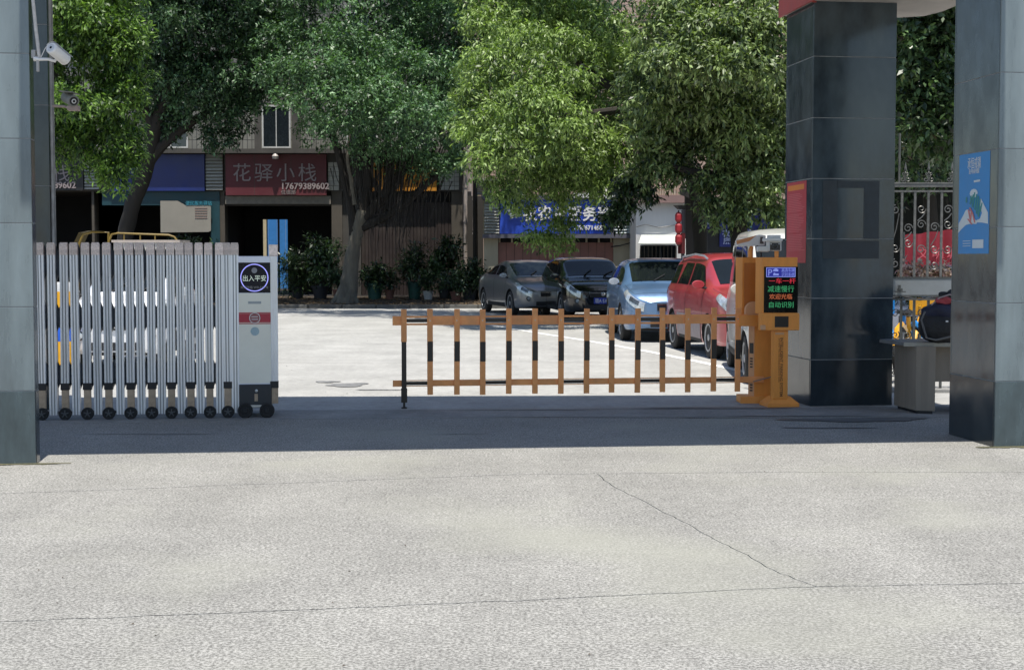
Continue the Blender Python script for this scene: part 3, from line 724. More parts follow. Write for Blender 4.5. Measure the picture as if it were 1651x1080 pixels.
b = MB(); cabbox(b, 1243, 1249, 1271, 533, 643, TY - .01, .15); colm = b.build('column', M_orange, term, bevel=.004)
hC = at(1249, 533, TY - .01)
fquad(1250, 536, 1264, 539.5, .002, 'model_plate', M_or_light, colm)
M_brown = mat('brown_lettering', (.19, .07, .02), .5)
p = fpt(1258.2, 544.0, .002)
text_obj('INTELLIGENT PARKING SYSTEM', .042, M_brown, colm, p, 'printed_text', .0004, rz=TA, ry=-90, sx=1, bold=.0006)
p = fpt(1255.4, 545.0, .002)
text_obj('ZHI NENG TING CHE CHANG GUAN LI XI TONG', .02, M_brown, colm, p, 'printed_text', .0004, rz=TA, ry=-90)
b = MB(); q0 = T0.x; yb = TY - .0
def frus(b, c, w0, d0, w1, d1, z0, z1, rz):
    M = Matrix.Rotation(rz, 3, 'Z'); vs = []
    for (w_, d_, z) in ((w0, d0, z0), (w1, d1, z1)):
        for sx, sy in ((-1, -1), (1, -1), (1, 1), (-1, 1)): vs.append(Vector(c) + M @ Vector((sx * w_ / 2, sy * d_ / 2, z)))
    b.add(vs, [(3, 2, 1, 0), (4, 5, 6, 7), (0, 1, 5, 4), (1, 2, 6, 5), (2, 3, 7, 6), (3, 0, 4, 7)])
frus(b, (T0.x + .01, TY + .11, 0), .33, .28, .33, .28, 0, .035, TA); frus(b, (T0.x + .01, TY + .11, 0), .33, .28, .17, .16, .035, .105, TA)
b.build('base_plate', M_orange, term, bevel=.005)
# number plate camera (hooded, faces us) and flood lamp, both standing on the cabinet/terminal tops
lc = thing('plate_camera', 'white hooded number plate camera with black front on top of the parking terminal', 'camera', at(1254, 414, TY + .05), 0)
b = MB(); b.tube([at(1252, 415, TY + .05), at(1252, 404, TY + .05)], .022, 10); b.build('camera_stem', M_orange, lc)
M_wcam = mat('white_housing', (.7, .69, .66), .4, var=.06)
b = MB(); bbw(b, 1241, 388, 1260, 404.5, TY + .0, .22); b.build('camera_body', M_wcam, lc, bevel=.008)
b = MB(); a = at(1237, 388, TY - .05); c = at(1262, 379, TY - .05)
b.prism([(a.x, TY - .05), (c.x, TY - .05), (c.x, TY + .25), (a.x, TY + .25)], at(0, 389, TY).z, at(0, 384, TY).z); bbw(b, 1242, 379, 1259, 384, TY + .02, .2); b.build('camera_hood', M_wcam, lc, bevel=.006)
fb = MB(); bbw(fb, 1241.5, 391.5, 1258, 403.5, TY - .004, .006); fb.build('camera_front', M_blk, lc)
cc = at(1249.5, 397.5, TY - .0055)
MB().lathe([(.028, 0), (.028, -.012), (.022, -.014), (.022, -.004)], cc, 'y', 20).build('lens_ring', M_hub, lc, smooth=True)
MB().lathe([(0, -.006), (.021, -.005)], cc, 'y', 20).build('lens', M_glass, lc)
for dx in (-.04, .04): MB().lathe([(.006, -.004), (.006, 0)], cc + Vector((dx, 0, .025)), 'y', 8).build('indicator', M_letter, lc)
b = MB(); bbw(b, 1221, 397, 1240, 406, TY + .08, .07); b.build('cable_gland', M_wcam, lc, bevel=.01)
fl = thing('plate_camera', 'white camera housing with faded orange top tilting up on the barrier cabinet', 'camera', at(1215, 414, CYb + .1), 0)
Yl = CYb + .08
hs = [at(1188, 388, Yl), at(1226, 378.5, Yl), at(1235, 380, Yl), at(1233, 396, Yl), at(1212, 397, Yl), at(1189, 397, Yl)]
b = MB(); N = len(hs); b.add(hs + [p + Vector((0, .13, 0)) for p in hs], [tuple(range(N)), tuple(range(2 * N - 1, N - 1, -1))] + [(i, (i + 1) % N, (i + 1) % N + N, i + N) for i in range(N)])
b.build('camera_body', M_wcam, fl, bevel=.006)
tp = [at(1187, 388, Yl - .004), at(1220, 379.5, Yl - .004), at(1208, 389, Yl - .004), at(1188, 394, Yl - .004)]
MB().add(tp + [p + Vector((0, .003, 0)) for p in tp], [(0, 1, 2, 3), (7, 6, 5, 4), (0, 4, 5, 1), (1, 5, 6, 2), (2, 6, 7, 3), (3, 7, 4, 0)]).build('orange_stripe', mat('faded_orange', (.62, .26, .1), .5), fl)
b = MB(); b.add([at(1226, 382, Yl - .01), at(1230, 382, Yl - .01), at(1231, 393, Yl - .01), at(1225, 393, Yl - .01)], [(0, 1, 2, 3)]); b.build('bracket', mat('bracket_brown', (.1, .08, .07), .6), fl)
b = MB(); b.tube([at(1210, 415, Yl + .05), at(1210, 405, Yl + .05), at(1212, 397, Yl + .05)], [.026, .026, .018], 10); b.build('stem', M_orange, fl)
MB().tube([at(1221, 396, Yl - .01), at(1223, 402, Yl - .02), at(1227, 408, Yl - .02), at(1227, 414, Yl)], .008, 6).build('lead', M_black, fl, smooth=True)

# ============================================================ security cameras on the left pillars
PYl = Lc.y + .02
c1 = thing('security_camera', 'white bullet security camera on a pale bracket near the top of the left pillar', 'security camera', at(63, 97, PYl), 0)
M_wh2 = mat('white_casing', (.72, .71, .70), .35, var=.05)
fr = at(82, 77, PYl - .06); bk = at(106, 97, PYl + .1); dr = (bk - fr).normalized()
MB().tube([fr, fr + dr * .006, fr + dr * .01, bk - dr * .004, bk], [.036, .043, .044, .044, .036], 24).build('camera_barrel', M_wh2, c1, smooth=True)
MB().tube([fr - dr * .001, fr + dr * .002], [.028, .03], 20).build('lens_plate', mat('lens_plate_grey', (.55, .55, .55), .3), c1)
MB().tube([fr - dr * .003, fr + dr * .001], [.009, .01], 14).build('lens', M_glass, c1)
up = Vector((0, 0, 1)); sd_ = dr.cross(up).normalized(); upn = sd_.cross(dr)
vsn = []
hz = upn * .05
for k in range(9):
    a = R(-60 + 15 * k); o_ = (upn * math.cos(a) + sd_ * math.sin(a)) * .05
    vsn += [fr - dr * .0 + o_, bk + dr * .02 + o_]
MB().add(vsn, [(2 * k, 2 * k + 1, 2 * k + 3, 2 * k + 2) for k in range(8)]).build('sun_shield', M_wh2, c1, smooth=True)
MB().tube([at(55, 95, PYl), at(64, 96, PYl), at(78, 96, PYl), at(88, 99, PYl + .03), at(93, 92, PYl + .04)], [.02, .012, .011, .012, .01], 10).build('bracket_arm', M_wh2, c1, smooth=True)
b = MB(); b.box(at(55, 88, PYl + .01), (.03, .05, .06)); b.box(at(61, 106, PYl), (.02, .02, .09)); b.build('junction_box', mat('junction_grey', (.35, .34, .33), .5), c1, bevel=.005)
MB().tube([at(66, 93, PYl), at(72, 80, PYl - .02), at(79, 70, PYl - .03), at(86, 70, PYl)], .003, 6).build('lead', M_wh2, c1, smooth=True)
cp = MB().tube([at(52, -40, PYl), at(53, 0, PYl), at(58, 50, PYl), at(63.5, 93, PYl)], .0125, 10).build('conduit', mat('ivory_conduit', (.55, .52, .49), .5, var=.2, scale=30), smooth=True)
tag(cp, 'ivory conduit pipe running down the left pillar to the upper security camera', 'conduit')
Y2 = 14.4
c2 = thing('security_camera', 'small grey box security camera facing us on an arm beside the left pillar', 'security camera', at(90, 175, Y2), 0)
M_gcam = mat('grey_casing', (.22, .22, .2), .5)
f2 = at(119, 163.5, Y2 - .06); k2 = at(107, 157, Y2 + .12); d2 = (k2 - f2).normalized()
MB().tube([f2, f2 + d2 * .01, k2], [.052, .056, .056], 18).build('camera_body', M_gcam, c2, smooth=True)
MB().tube([f2 - d2 * .003, f2 + d2 * .002], [.04, .042], 18).build('front_glass', M_black, c2)
MB().tube([f2 - d2 * .006, f2], [.022, .024], 14).build('lens_ring', M_letter, c2); MB().tube([f2 - d2 * .009, f2], [.013, .014], 12).build('lens', M_black, c2)
b = MB(); b.box(at(112, 150, Y2 + .02), (.13, .26, .008), ry=.1); b.build('sun_shield', M_gcam, c2)
MB().tube([at(85, 171, Y2), at(104, 172, Y2), at(126, 178, Y2)], [.014, .013, .011], 8).build('bracket_arm', mat('pinkish_bracket', (.35, .27, .24), .6), c2)
b = MB(); b.box(at(119, 175, Y2), (.11, .08, .05)); b.build('bracket_box', mat('pinkish_bracket', 0), c2, bevel=.008)

# ============================================================ iron side gate between the right pillars
FY = 16.55
fence = thing('iron_gate', 'dark wrought iron side gate with scrolls and spear finials between the right pillars', 'iron gate', (at(1440, 630, FY).x, FY, 0), 0)
def fx(px): return at(px, 415, FY).x
def fz(py): return at(1480, py, FY).z
x0f, x1f = fx(1425), fx(1575)
M_ironl = mat('weathered_iron', (.14, .14, .135), .45, metal=.5, var=.35, scale=25, dirt=.5, dirtcol=(.26, .24, .22))
b = MB(); b.bb((x0f, FY - .02, fz(302)), (x1f, FY + .02, fz(296))); b.bb((x0f, FY - .025, fz(297)), (x1f, FY + .025, fz(294.5))); b.build('top_rail', M_ironl, fence, bevel=.002)
MB().bb((x0f, FY - .015, fz(310)), (x1f, FY + .015, fz(307))).build('upper_rail', M_ironl, fence)
pn = MB().bb((x0f, FY - .03, fz(476)), (x1f, FY + .03, fz(449))).build('steel_band', mat('grey_steel_band', (.20, .22, .235), .35, metal=.2, var=.1, dirt=.2), fence, bevel=.004)
for y0, y1 in ((446.5, 449), (476, 478), (481, 484)): MB().bb((x0f, FY - .036, fz(y1)), (x1f, FY + .036, fz(y0))).build('band_edge', M_iron, fence)
lk = MB(); lk.box((fx(1450), FY - .05, fz(467)), (.05, .03, .03)); lk.tube([(fx(1442), FY - .06, fz(470)), (fx(1459), FY - .06, fz(470))], .006); lk.box((fx(1449), FY - .06, fz(463)), (.02, .03, .05)); lk.build('bolt_lock', M_iron, fence)
MB().bb((x0f, FY - .02, fz(633)), (x1f, FY + .02, fz(627.5))).build('bottom_rail', M_iron, fence)
MB().tube([(fx(1448), FY + .0, fz(300)), (fx(1448), FY, fz(215))], .012, 6).build('tall_rod', M_ironl, fence)
bars = [1432.5, 1453, 1474, 1495.5, 1517, 1538, 1559]
for i, px in enumerate(bars):
    MB().bb((fx(px) - .012, FY - .012, fz(449)), (fx(px) + .012, FY + .012, fz(307))).build('bar', M_ironl, fence)
for px in (1454, 1475, 1498, 1519, 1540):
    MB().bb((fx(px) - .013, FY - .013, fz(628)), (fx(px) + .013, FY + .013, fz(484))).build('bar', M_iron, fence)
def spiral(c, r0, turns, sgn, rot=0, n=22):
    return [Vector((c.x + sgn * r0 * (1 - .8 * k / n) * math.cos(rot + turns * 2 * math.pi * k / n), c.y, c.z + r0 * (1 - .8 * k / n) * math.sin(rot + turns * 2 * math.pi * k / n))) for k in range(n + 1)]
def scrollp(px, py, r, sgn, rot, m=M_ironl):
    MB().tube(spiral(Vector((fx(px), FY, fz(py))), r, 1.4, sgn, rot), .006, 5).build('scroll', m, fence, smooth=True)
def finial(px):
    c = fx(px); z = fz(295)
    b = MB(); b.lathe([(.005, 0), (.006, .10), (.012, .115), (.005, .125), (.016, .15), (.012, .17), (.001, .235)], (c, FY, z), 'z', 8)
    f_ = b.build('finial', M_ironl, fence, smooth=True)
    for sgn in (-1, 1):
        MB().tube([(c, FY, z + .085)] + spiral(Vector((c + sgn * .033, FY, z + .038)), .03, 1.2, sgn, 1.9)[::1], .005, 5).build('finial_scroll', M_ironl, f_, smooth=True)
        MB().tube(spiral(Vector((c + sgn * .02, FY, z + .10)), .017, 1.1, sgn, -1.6), .004, 5).build('finial_scroll', M_ironl, f_, smooth=True)
for px in (1458, 1495.5, 1533): finial(px)
for (px, pairs) in ((1443, ((338, 1), (400, -1), (425, 1))), (1463.5, ((368, 1), (392, -1))), (1484.5, ((337, -1), (362, 1), (402, 1))), (1506, ((366, 1), (402, -1), (428, 1))), (1527.5, ((338, 1), (362, -1), (402, 1)))):
    for (py, sg) in pairs: scrollp(px, py, .052, sg, random.choice((0, 1.6, 3.1)))
    if len(pairs) > 1:
        MB().tube([(fx(px) + .04, FY, fz(pairs[0][0] + 6)), (fx(px) + .01, FY, fz((pairs[0][0] + pairs[1][0]) / 2)), (fx(px) - .04, FY, fz(pairs[1][0] - 6))], .006, 5).build('scroll', M_ironl, fence, smooth=True)
for px in (1445, 1464.5, 1486.5, 1508.5):
    for py, sg in ((505, 1), (540, -1), (570, 1), (600, -1)): scrollp(px, py, .05, sg, random.choice((0, 2.2)), M_iron)
# stone sill under the side gate
MB().bb((x0f, FY - .2, 0), (x1f, FY + .15, .035)).build('gate_sill', M_thr, fence)

# ============================================================ desk and bag behind the right pillar
M_desk = mat('weathered_desk_board', (.26, .22, .175), .6, var=.2, scale=7, streak=8, dirt=.35, dirtcol=(.12, .10, .09))
M_dtop = mat('grey_desktop', (.20, .21, .22), .35, var=.2, scale=9, dirt=.4)
DYf = G(1496, 672).y
desk = thing('desk', 'old grey wooden guard desk half hidden behind the right pillar', 'desk', G(1480, 668), TH)
dx0 = 0.0
dl = lambda px, py, Y: (wm(desk).inverted() @ at(px, py, Y))
dzt = at(1480, 555, DYf).z
b = MB(); ff0 = at(1453, 555, DYf + .15); b.prism([(-.10, .12), (.75, -.12), (.75, .7), (-.12, .7)], dzt - .035, dzt); b.build('desktop', M_dtop, desk, world=False, bevel=.004)
b = MB(); b.prism([(-.105, .115), (.755, -.125), (.755, -.118), (-.1, .122)], dzt - .04, dzt - .003); b.build('edge_band', mat('pale_edge', (.36, .34, .29), .6, var=.2), desk, world=False)
b = MB(); b.prism([(-.0, .06), (.17, .0), (.17, .55), (0, .6)], .0 + .03, dzt - .036); b.build('leg_panel', M_desk, desk, world=False, bevel=.003)
b = MB(); b.prism([(.18, .14), (.75, .14), (.75, .17), (.18, .17)], .30, dzt - .036); b.build('modesty_panel', M_desk, desk, world=False)
b = MB(); b.prism([(.55, -.03), (.75, -.03), (.75, .5), (.55, .5)], .03, dzt - .036); b.build('leg_panel', M_desk, desk, world=False)
b = MB(); b.prism([(.02, .06), (.15, .01), (.15, .5), (.02, .55)], 0, .03); b.build('foot_block', M_black, desk, world=False)
M_navy = mat('navy_cloth', (.012, .015, .04), .6, var=.35, scale=14, bump=.5, bscale=30); M_blackc = mat('black_cloth', (.012, .012, .014), .6, var=.4, scale=14, bump=.6, bscale=30); M_redc = mat('red_cloth', (.35, .05, .06), .7, var=.2)
BY = DYf + .30
bag = thing('travel_bag', 'bulging black and navy travel bag lying on the guard desk', 'bag', (at(1520, 548, BY).x, BY, dzt), 0)
def blob(name, c, r, m, par, seed, amp=.12, squash=1):
    b = MB(); rr = random.Random(seed); nu, nv = 24, 14; ph = [rr.uniform(0, 6.3) for _ in range(6)]; vs = []
    for j in range(nv + 1):
        th = math.pi * j / nv
        for i in range(nu):
            a = 2 * math.pi * i / nu
            q = 1 + amp * (math.sin(3 * a + ph[0]) * math.sin(th * 2 + ph[1]) + .6 * math.sin(5 * a + ph[2]) * math.sin(3 * th + ph[3]))
            sup = lambda x: math.copysign(abs(x) ** .75, x)
            vs.append((c[0] + r[0] * q * sup(math.sin(th) * math.cos(a)), c[1] + r[1] * q * sup(math.sin(th) * math.sin(a)), c[2] + r[2] * q * sup(math.cos(th))))
    b.add(vs, [(j * nu + i, j * nu + (i + 1) % nu, (j + 1) * nu + (i + 1) % nu, (j + 1) * nu + i) for j in range(nv) for i in range(nu)])
    return b.build(name, m, par, smooth=True)
q = at(1520, 520, BY)
blob('bag_body', (q.x + .03, BY + .05, dzt + .16), (.25, .16, .17), M_blackc, bag, 3, .06)
blob('bag_top', (q.x + .04, BY + .03, dzt + .29), (.22, .14, .085), M_navy, bag, 4, .1)
blob('red_scarf', (q.x + .04, BY - .0, dzt + .40), (.11, .08, .035), M_redc, bag, 5, .2)
blob('dark_bundle', (q.x + .1, BY + .02, dzt + .43), (.1, .08, .06), M_blackc, bag, 6, .3)
MB().tube([(q.x - .2, BY - .1, dzt + .3), (q.x - .24, BY - .12, dzt + .22), (q.x - .19, BY - .13, dzt + .05), (q.x - .1, BY - .13, dzt + .03), (q.x + .2, BY - .14, dzt + .1)], .01, 6).build('strap', mat('grey_strap', (.12, .12, .12), .6), bag, smooth=True)
MB().bb((q.x - .005, BY - .118, dzt + .2), (q.x + .018, BY - .112, dzt + .215)).build('bag_badge', M_letter, bag)
MB().tube([(q.x - .12, BY - .03, dzt + .36), (q.x - .05, BY - .05, dzt + .43), (q.x + .05, BY - .04, dzt + .46), (q.x + .16, BY - .02, dzt + .42)], .008, 6).build('handle', mat('pinkish_grey_strap', (.35, .28, .28), .6), bag, smooth=True)
# ============================================================ shop building (left)
YF = 55.0
def X(px, Y): return at(px, 415, Y).x
def Z(py, Y): return at(800, py, Y).z
def rect(b, x0, y0, x1, y1, Y, dep, z1=None, z0=None):
    b.bb((X(x0, Y), Y, Z(y1, Y) if z0 is None else z0), (X(x1, Y), Y + dep, Z(y0, Y) if z1 is None else z1)); return b
M_tile = tile_mat('pale_wall_tiles', (.27, .265, .235), (.22, .215, .19), (.06, .06, .055), .17, .36)
M_pier = mat('grimy_beige_render', (.085, .073, .058), .8, var=.2, scale=2, bump=.3, dirt=.4)
M_beam = mat('grey_beam', (.07, .065, .058), .75, var=.25, scale=2)
M_teal = mat('teal_surround', (.008, .05, .065), .5, var=.2, scale=2)
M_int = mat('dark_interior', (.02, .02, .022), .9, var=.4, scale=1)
shop = thing('shop_building', 'tiled building with a row of ground floor shops behind the trees on the left', 'building', (X(430, YF), YF, .07))
zb_ = Z(308, YF)
rect(MB(), -120, 0, 747, 247, YF, 5, z1=14).build('upper_wall', M_tile, shop)
rect(MB(), -120, 247, 747, 309, YF + .02, 4.98).build('sign_band_wall', M_beam, shop)
rect(MB(), -120, 240, 747, 247, YF - .5, .5).build('ledge', M_beam, shop)
rect(MB(), 741, 250, 748, 310, YF - .12, .14).build('edge_strip', M_beam, shop)
for x0, x1 in ((-110, -60), (149, 153), (355, 363), (535, 552), (728, 746)):
    rect(MB(), x0, 309, x1, 480, YF, .6, z0=.07).build('pier', M_pier, shop)
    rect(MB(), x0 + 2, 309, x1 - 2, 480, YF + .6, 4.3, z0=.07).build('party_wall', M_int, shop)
rect(MB(), 552, 309, 582, 480, YF + .1, .3, z0=.07).build('infill_wall', M_beam, shop)
b = MB(); Yb = YF + 4.95
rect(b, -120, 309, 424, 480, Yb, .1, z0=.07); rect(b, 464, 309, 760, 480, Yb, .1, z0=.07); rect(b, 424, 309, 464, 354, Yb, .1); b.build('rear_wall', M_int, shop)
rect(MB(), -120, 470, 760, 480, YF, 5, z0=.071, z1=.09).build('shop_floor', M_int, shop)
rect(MB(), 364, 316, 534, 329, YF - .05, .3).build('shutter_box', mat('beige_shutter_box', (.2, .18, .15), .7, var=.2), shop)
b = rect(MB(), 364, 329, 534, 332, YF + .15, .1); b.build('rolled_shutter', M_beam, shop)
rect(MB(), 166, 309, 355, 331, YF - .04, .3).build('teal_lintel', M_teal, shop); rect(MB(), 340, 331, 355, 480, YF - .04, .2, z0=.07).build('teal_side', M_teal, shop)
# door frame mullions in rear opening
M_fr = mat('dark_frame', (.05, .05, .05), .5)
rect(MB(), 448, 354, 451, 480, Yb - .05, .05, z0=.07).build('rear_door_frame', M_fr, shop); rect(MB(), 430, 354, 431.5, 480, Yb - .05, .05, z0=.07).build('rear_door_frame', M_fr, shop)
# brown roller shutter with grille above
M_shut = mat('brown_shutter', (.028, .018, .016), .55, var=.2, scale=3, dirt=.3)
b = MB(); n = 26; xa, xb = X(582, YF), X(728, YF)
for k in range(n):
    x0 = xa + (xb - xa) * k / n; x1 = xa + (xb - xa) * (k + 1) / n
    b.bb((x0 + .01, YF + .18 + (.006 if k % 2 else 0), .08), (x1 - .004, YF + .25, Z(326, YF)))
b.build('roller_shutter', M_shut, shop)
for k in range(20):
    x = X(584 + k * 7.4, YF); MB().bb((x - .015, YF + .12, Z(325, YF)), (x + .015, YF + .15, Z(310, YF))).build('grille_bar', M_pier, shop)
rect(MB(), 582, 309, 728, 326, YF + .3, .05).build('grille_backing', M_dark, shop)
# windows upstairs
M_wfr = mat('white_window_frame', (.5, .5, .48), .5, var=.1); M_pane = mat('window_pane', (.015, .02, .025), .06, spec=.8, var=.2)
def win(par, x0, y0, x1, y1, Y, mf=M_wfr, mull=1, t=2.5):
    f = MB(); rect(f, x0, y0, x0 + t, y1, Y - .07, .09); rect(f, x1 - t, y0, x1, y1, Y - .07, .09); rect(f, x0 + t, y0, x1 - t, y0 + t, Y - .07, .09); rect(f, x0 + t, y1 - t, x1 - t, y1, Y - .07, .09)
    for k in range(mull): xm = x0 + (x1 - x0) * (k + 1) / (mull + 1); rect(f, xm - .7, y0 + t, xm + .7, y1 - t, Y - .06, .06)
    w_ = f.build('window', mf, par); rect(MB(), x0 + t, y0 + t, x1 - t, y1 - t, Y - .035, .03).build('pane', M_pane, w_); return w_
win(shop, 424, 170, 470, 239, YF); 
for (a, c, d, e) in ((560, 165, 610, 239), (250, 165, 305, 239), (100, 165, 160, 239), (640, 165, 700, 239), (424, 20, 470, 100), (250, 20, 305, 100), (560, 20, 610, 100), (100, 20, 160, 100)): win(shop, a, c, d, e, YF)
rect(MB(), 412, 160, 423, 240, YF - .02, .03).build('stain_strip', M_beam, shop); rect(MB(), 472, 160, 487, 240, YF - .02, .03).build('stain_strip', M_beam, shop)
# security grille over the left upper wall
for k in range(0): pass
# --- signboards, each a thing
def sign(label, cat, x0, y0, x1, y1, Y, m, name='signboard', th=.15, frame=None):
    t = thing(name, label, cat, (X((x0 + x1) / 2, Y), Y, Z(y1, Y)))
    rect(MB(), x0, y0, x1, y1, Y - th, th).build('board', m, t)
    if frame:
        for a in ((x0 - 2, y0 - 2, x1 + 2, y0), (x0 - 2, y1, x1 + 2, y1 + 2), (x0 - 2, y0, x0, y1), (x1, y0, x1 + 2, y1)): rect(MB(), *a, Y - th - .02, th + .02).build('frame', frame, t)
    return t
def stext(t, s, px, py, hpx, Y, m, name='lettering', sx=1, ext_=.02, al='LEFT', bold=0):
    p = at(px, py, Y); return text_obj(s, hpx * Y / F, m, t, p, name, ext_, align=al, sx=sx, bold=bold)
M_red = mat('maroon_sign', (.115, .018, .026), .5, var=.15, scale=1.5, dirt=.2); M_blue = mat('blue_sign', (.010, .024, .15), .4, var=.15, scale=1.5); M_blks = mat('black_sign', (.02, .02, .022), .4)
M_yel = mat('amber_sign', (.50, .21, .02), .5, var=.15); M_lett2 = mat('dull_white_lettering', (.30, .25, .25), .5)
YS = YF - .02
s1 = sign('maroon shop sign with four white characters and a phone number', 'shop sign', 365, 249, 527, 315, YS, M_red)
for k, ch in enumerate('花驿小栈'): stext(s1, ch, 374.5 + k * 35.2, 290, 31, YS - .17, M_lett2, 'character')
stext(s1, '17679389602', 452.5, 305, 14.5, YS - .17, M_lett2, sx=.98, bold=.008); stext(s1, '住宿部', 453, 313, 8, YS - .17, M_lett2, ext_=.01)
for x in (411, 470): rect(MB(), x, 249, x + .6, 315, YS - .155, .01).build('board_seam', M_beam, s1)
s2 = sign('black shop sign cut off by the left pillar with white phone digits', 'shop sign', -40, 251, 136, 307, YS, M_blks)
for k, ch in enumerate('花驿小栈'): stext(s2, ch, 85 - (3 - k) * 35, 290, 28, YS - .17, M_lett2, 'character')
stext(s2, '17679389602', 122.5, 303.5, 14.5, YS - .17, M_lett2, sx=.98, al='RIGHT', bold=.008)
s3 = sign('plain dark blue shop sign partly behind the left tree foliage', 'shop sign', 180, 249, 331, 308, YS, M_blue)
s4 = sign('amber yellow shop sign behind the main tree', 'shop sign', 598, 263, 704, 308, YS, M_yel)
M_slat = mat('pale_slat', (.38, .38, .34), .6, var=.12, scale=4, dirt=.3, rnd=.08)
def louvre(label, x0, y0, x1, y1, Y, n, m=M_slat):
    t = thing('louvre_panel', label, 'louvre panel', (X((x0 + x1) / 2, Y), Y, Z(y1, Y)), 0, 'slatted panels between the shop signs')
    h = (y1 - y0) / n
    rect(MB(), x0, y0, x1, y1, Y - .04, .04).build('backing', M_beam, t)
    for k in range(n): 
        b = MB(); z1, z0 = Z(y0 + k * h + .4, Y), Z(y0 + (k + 1) * h - .4, Y); xa, xb = X(x0, Y), X(x1, Y)
        b.add([(xa, Y - .05, z1), (xb, Y - .05, z1), (xb, Y - .13, z0), (xa, Y - .13, z0), (xa, Y - .04, z1), (xb, Y - .04, z1), (xb, Y - .06, z0), (xa, Y - .06, z0)], [(0, 3, 2, 1), (4, 5, 6, 7), (0, 1, 5, 4), (3, 7, 6, 2), (0, 4, 7, 3), (1, 2, 6, 5)]); b.build('slat', m, t)
    return t
louvre('pale slatted panel right of the black shop sign behind the leaves', 139, 262, 162, 306, YS, 9)
louvre('pale slatted panel between the blue and the maroon shop signs', 334, 249, 361, 307, YS, 11)
tp_ = thing('tile_panel', 'white tiled strip right of the maroon shop sign behind the main trunk', 'wall panel', (X(540, YS), YS, Z(308, YS)))
for r_ in range(6):
    for c_ in range(2): rect(MB(), 530 + c_ * 9, 262 + r_ * 7.6, 538 + c_ * 9, 269 + r_ * 7.6, YS - .06, .05).build('tile', M_slat, tp_)
tp2 = thing('tile_panel', 'white tiled strip right of the amber sign at the end of the shop building', 'wall panel', (X(723, YS), YS, Z(308, YS)))
for r_ in range(6):
    for c_ in range(4): rect(MB(), 709 + c_ * 8, 265 + r_ * 7, 716.3 + c_ * 8, 271.3 + r_ * 7, YS - .06, .05).build('tile', M_slat, tp2)
# notice board in the blue shop
nb = thing('notice_board', 'pale notice board with a notched top corner standing in the blue shopfront', 'notice board', (X(300, YF - .2), YF - .2, Z(375, YF)))
yq = YF - .2; P_ = [(258.5, 324), (286, 324), (299, 331.5), (340, 331.5), (340, 372), (336, 374), (259, 375)]
MB().add([at(x, y, yq) for x, y in P_] + [at(x, y, yq) + Vector((0, .04, 0)) for x, y in P_], [tuple(range(7)), tuple(range(13, 6, -1))] + [(i, i + 7, (i + 1) % 7 + 7, (i + 1) % 7) for i in range(7)]).build('board', mat('pale_board', (.30, .28, .24), .6, var=.1, scale=1), nb)
stext(nb, '便民服务驿站', 299, 330.5, 7.5, yq - .01, mat('cyan_text', (.05, .3, .4), .5), sx=.95, ext_=.005)
for k in range(5): rect(MB(), 315, 335 + k * 4, 335, 336.2 + k * 4, yq - .012, .008).build('print_line', mat('faint_red_print', (.3, .2, .17), .6), nb)
# blue sheeting standing in the yard behind, seen through the red shop
bf = thing('blue_sheeting', 'bright blue site hoarding seen through the dark shop doorway', 'hoarding', (X(450, 68), 68, 0))
for k in range(8): rect(MB(), 405 + k * 14, 330, 418.6 + k * 14, 480, 68 + .03 * (k % 2), .06, z0=0).build('sheet', mat('bright_blue_sheet', (.05, .24, .62), .5, var=.1), bf)
rect(MB(), 421, 345, 431, 480, 67.6, .1, z0=0).build('cream_post', mat('cream_wall', (.6, .52, .35), .6), bf)
# light fitting on the maroon sign
lf_ = thing('floodlight', 'small white floodlight on the top edge of the maroon shop sign', 'lamp', at(444, 254, YS - .4))
MB().lathe([(.0, -.12), (.11, -.1), (.13, 0), (.07, .1), (0, .12)], at(444, 252, YS - .4), 'z', 12).build('lamp_head', mat('lamp_shell', (.45, .4, .36), .4), lf_, smooth=True)
MB().tube([at(444, 250, YS - .4), at(443, 246, YS - .15)], .025, 6).build('lamp_arm', M_iron, lf_)
# downpipes
M_dp = mat('white_downpipe', (.42, .36, .32), .5, var=.3, scale=3, dirt=.5)
for (x, y0, y1, r_, lab) in ((750.5, 230, 442, .075, 'thick white downpipe at the right end of the tiled shop building'), (764, 250, 372, .05, 'thin white pipe in the gap between the two shop buildings')):
    b = MB(); b.tube([at(x, y0, YF - .25), at(x, y1, YF - .25)], r_, 10)
    for yy in (y0 + 70, y0 + 125): b.tube([at(x, yy, YF - .25), at(x, yy + 3, YF - .25)], r_ * 1.25, 10)
    tag(b.build('downpipe', M_dp, smooth=True), lab, 'drainpipe')

# ============================================================ low shop building (right)
Y2 = 50.0
M_cream2 = mat('stained_cream_render', (.42, .38, .28), .8, var=.15, scale=1.5, bump=.3, dirt=.35, streak=4)
M_fr2 = mat('mauve_grey_frame', (.10, .10, .13), .5, var=.15)
low = thing('shop_building', 'low cream single storey shop with brown shutters behind the parked cars', 'building', (X(900, Y2), Y2, .07))
rect(MB(), 779, 318, 1026, 384, Y2, 8).build('upper_wall', M_cream2, low)
rect(MB(), 780, 384, 803, 480, Y2, 8, z0=.07).build('pier', M_cream2, low); rect(MB(), 989, 384, 1027, 480, Y2, 8, z0=.07).build('pier', M_cream2, low)
b = MB(); n = 14; xa, xb = X(803, Y2), X(989, Y2); M_shut2 = mat('rust_pink_shutter', (.26, .12, .095), .6, var=.15, scale=2, dirt=.35, rnd=.05)
for k in range(n):
    x0 = xa + (xb - xa) * k / n; x1 = xa + (xb - xa) * (k + 1) / n
    MB().bb((x0 + .006, Y2 + .12, .08), (x1 - .006, Y2 + .17 + .02 * (k % 2), Z(391, Y2))).build('shutter_panel', M_shut2, low)
rect(MB(), 803, 384, 989, 390.5, Y2 + .25, .1).build('vent_backing', M_dark, low)
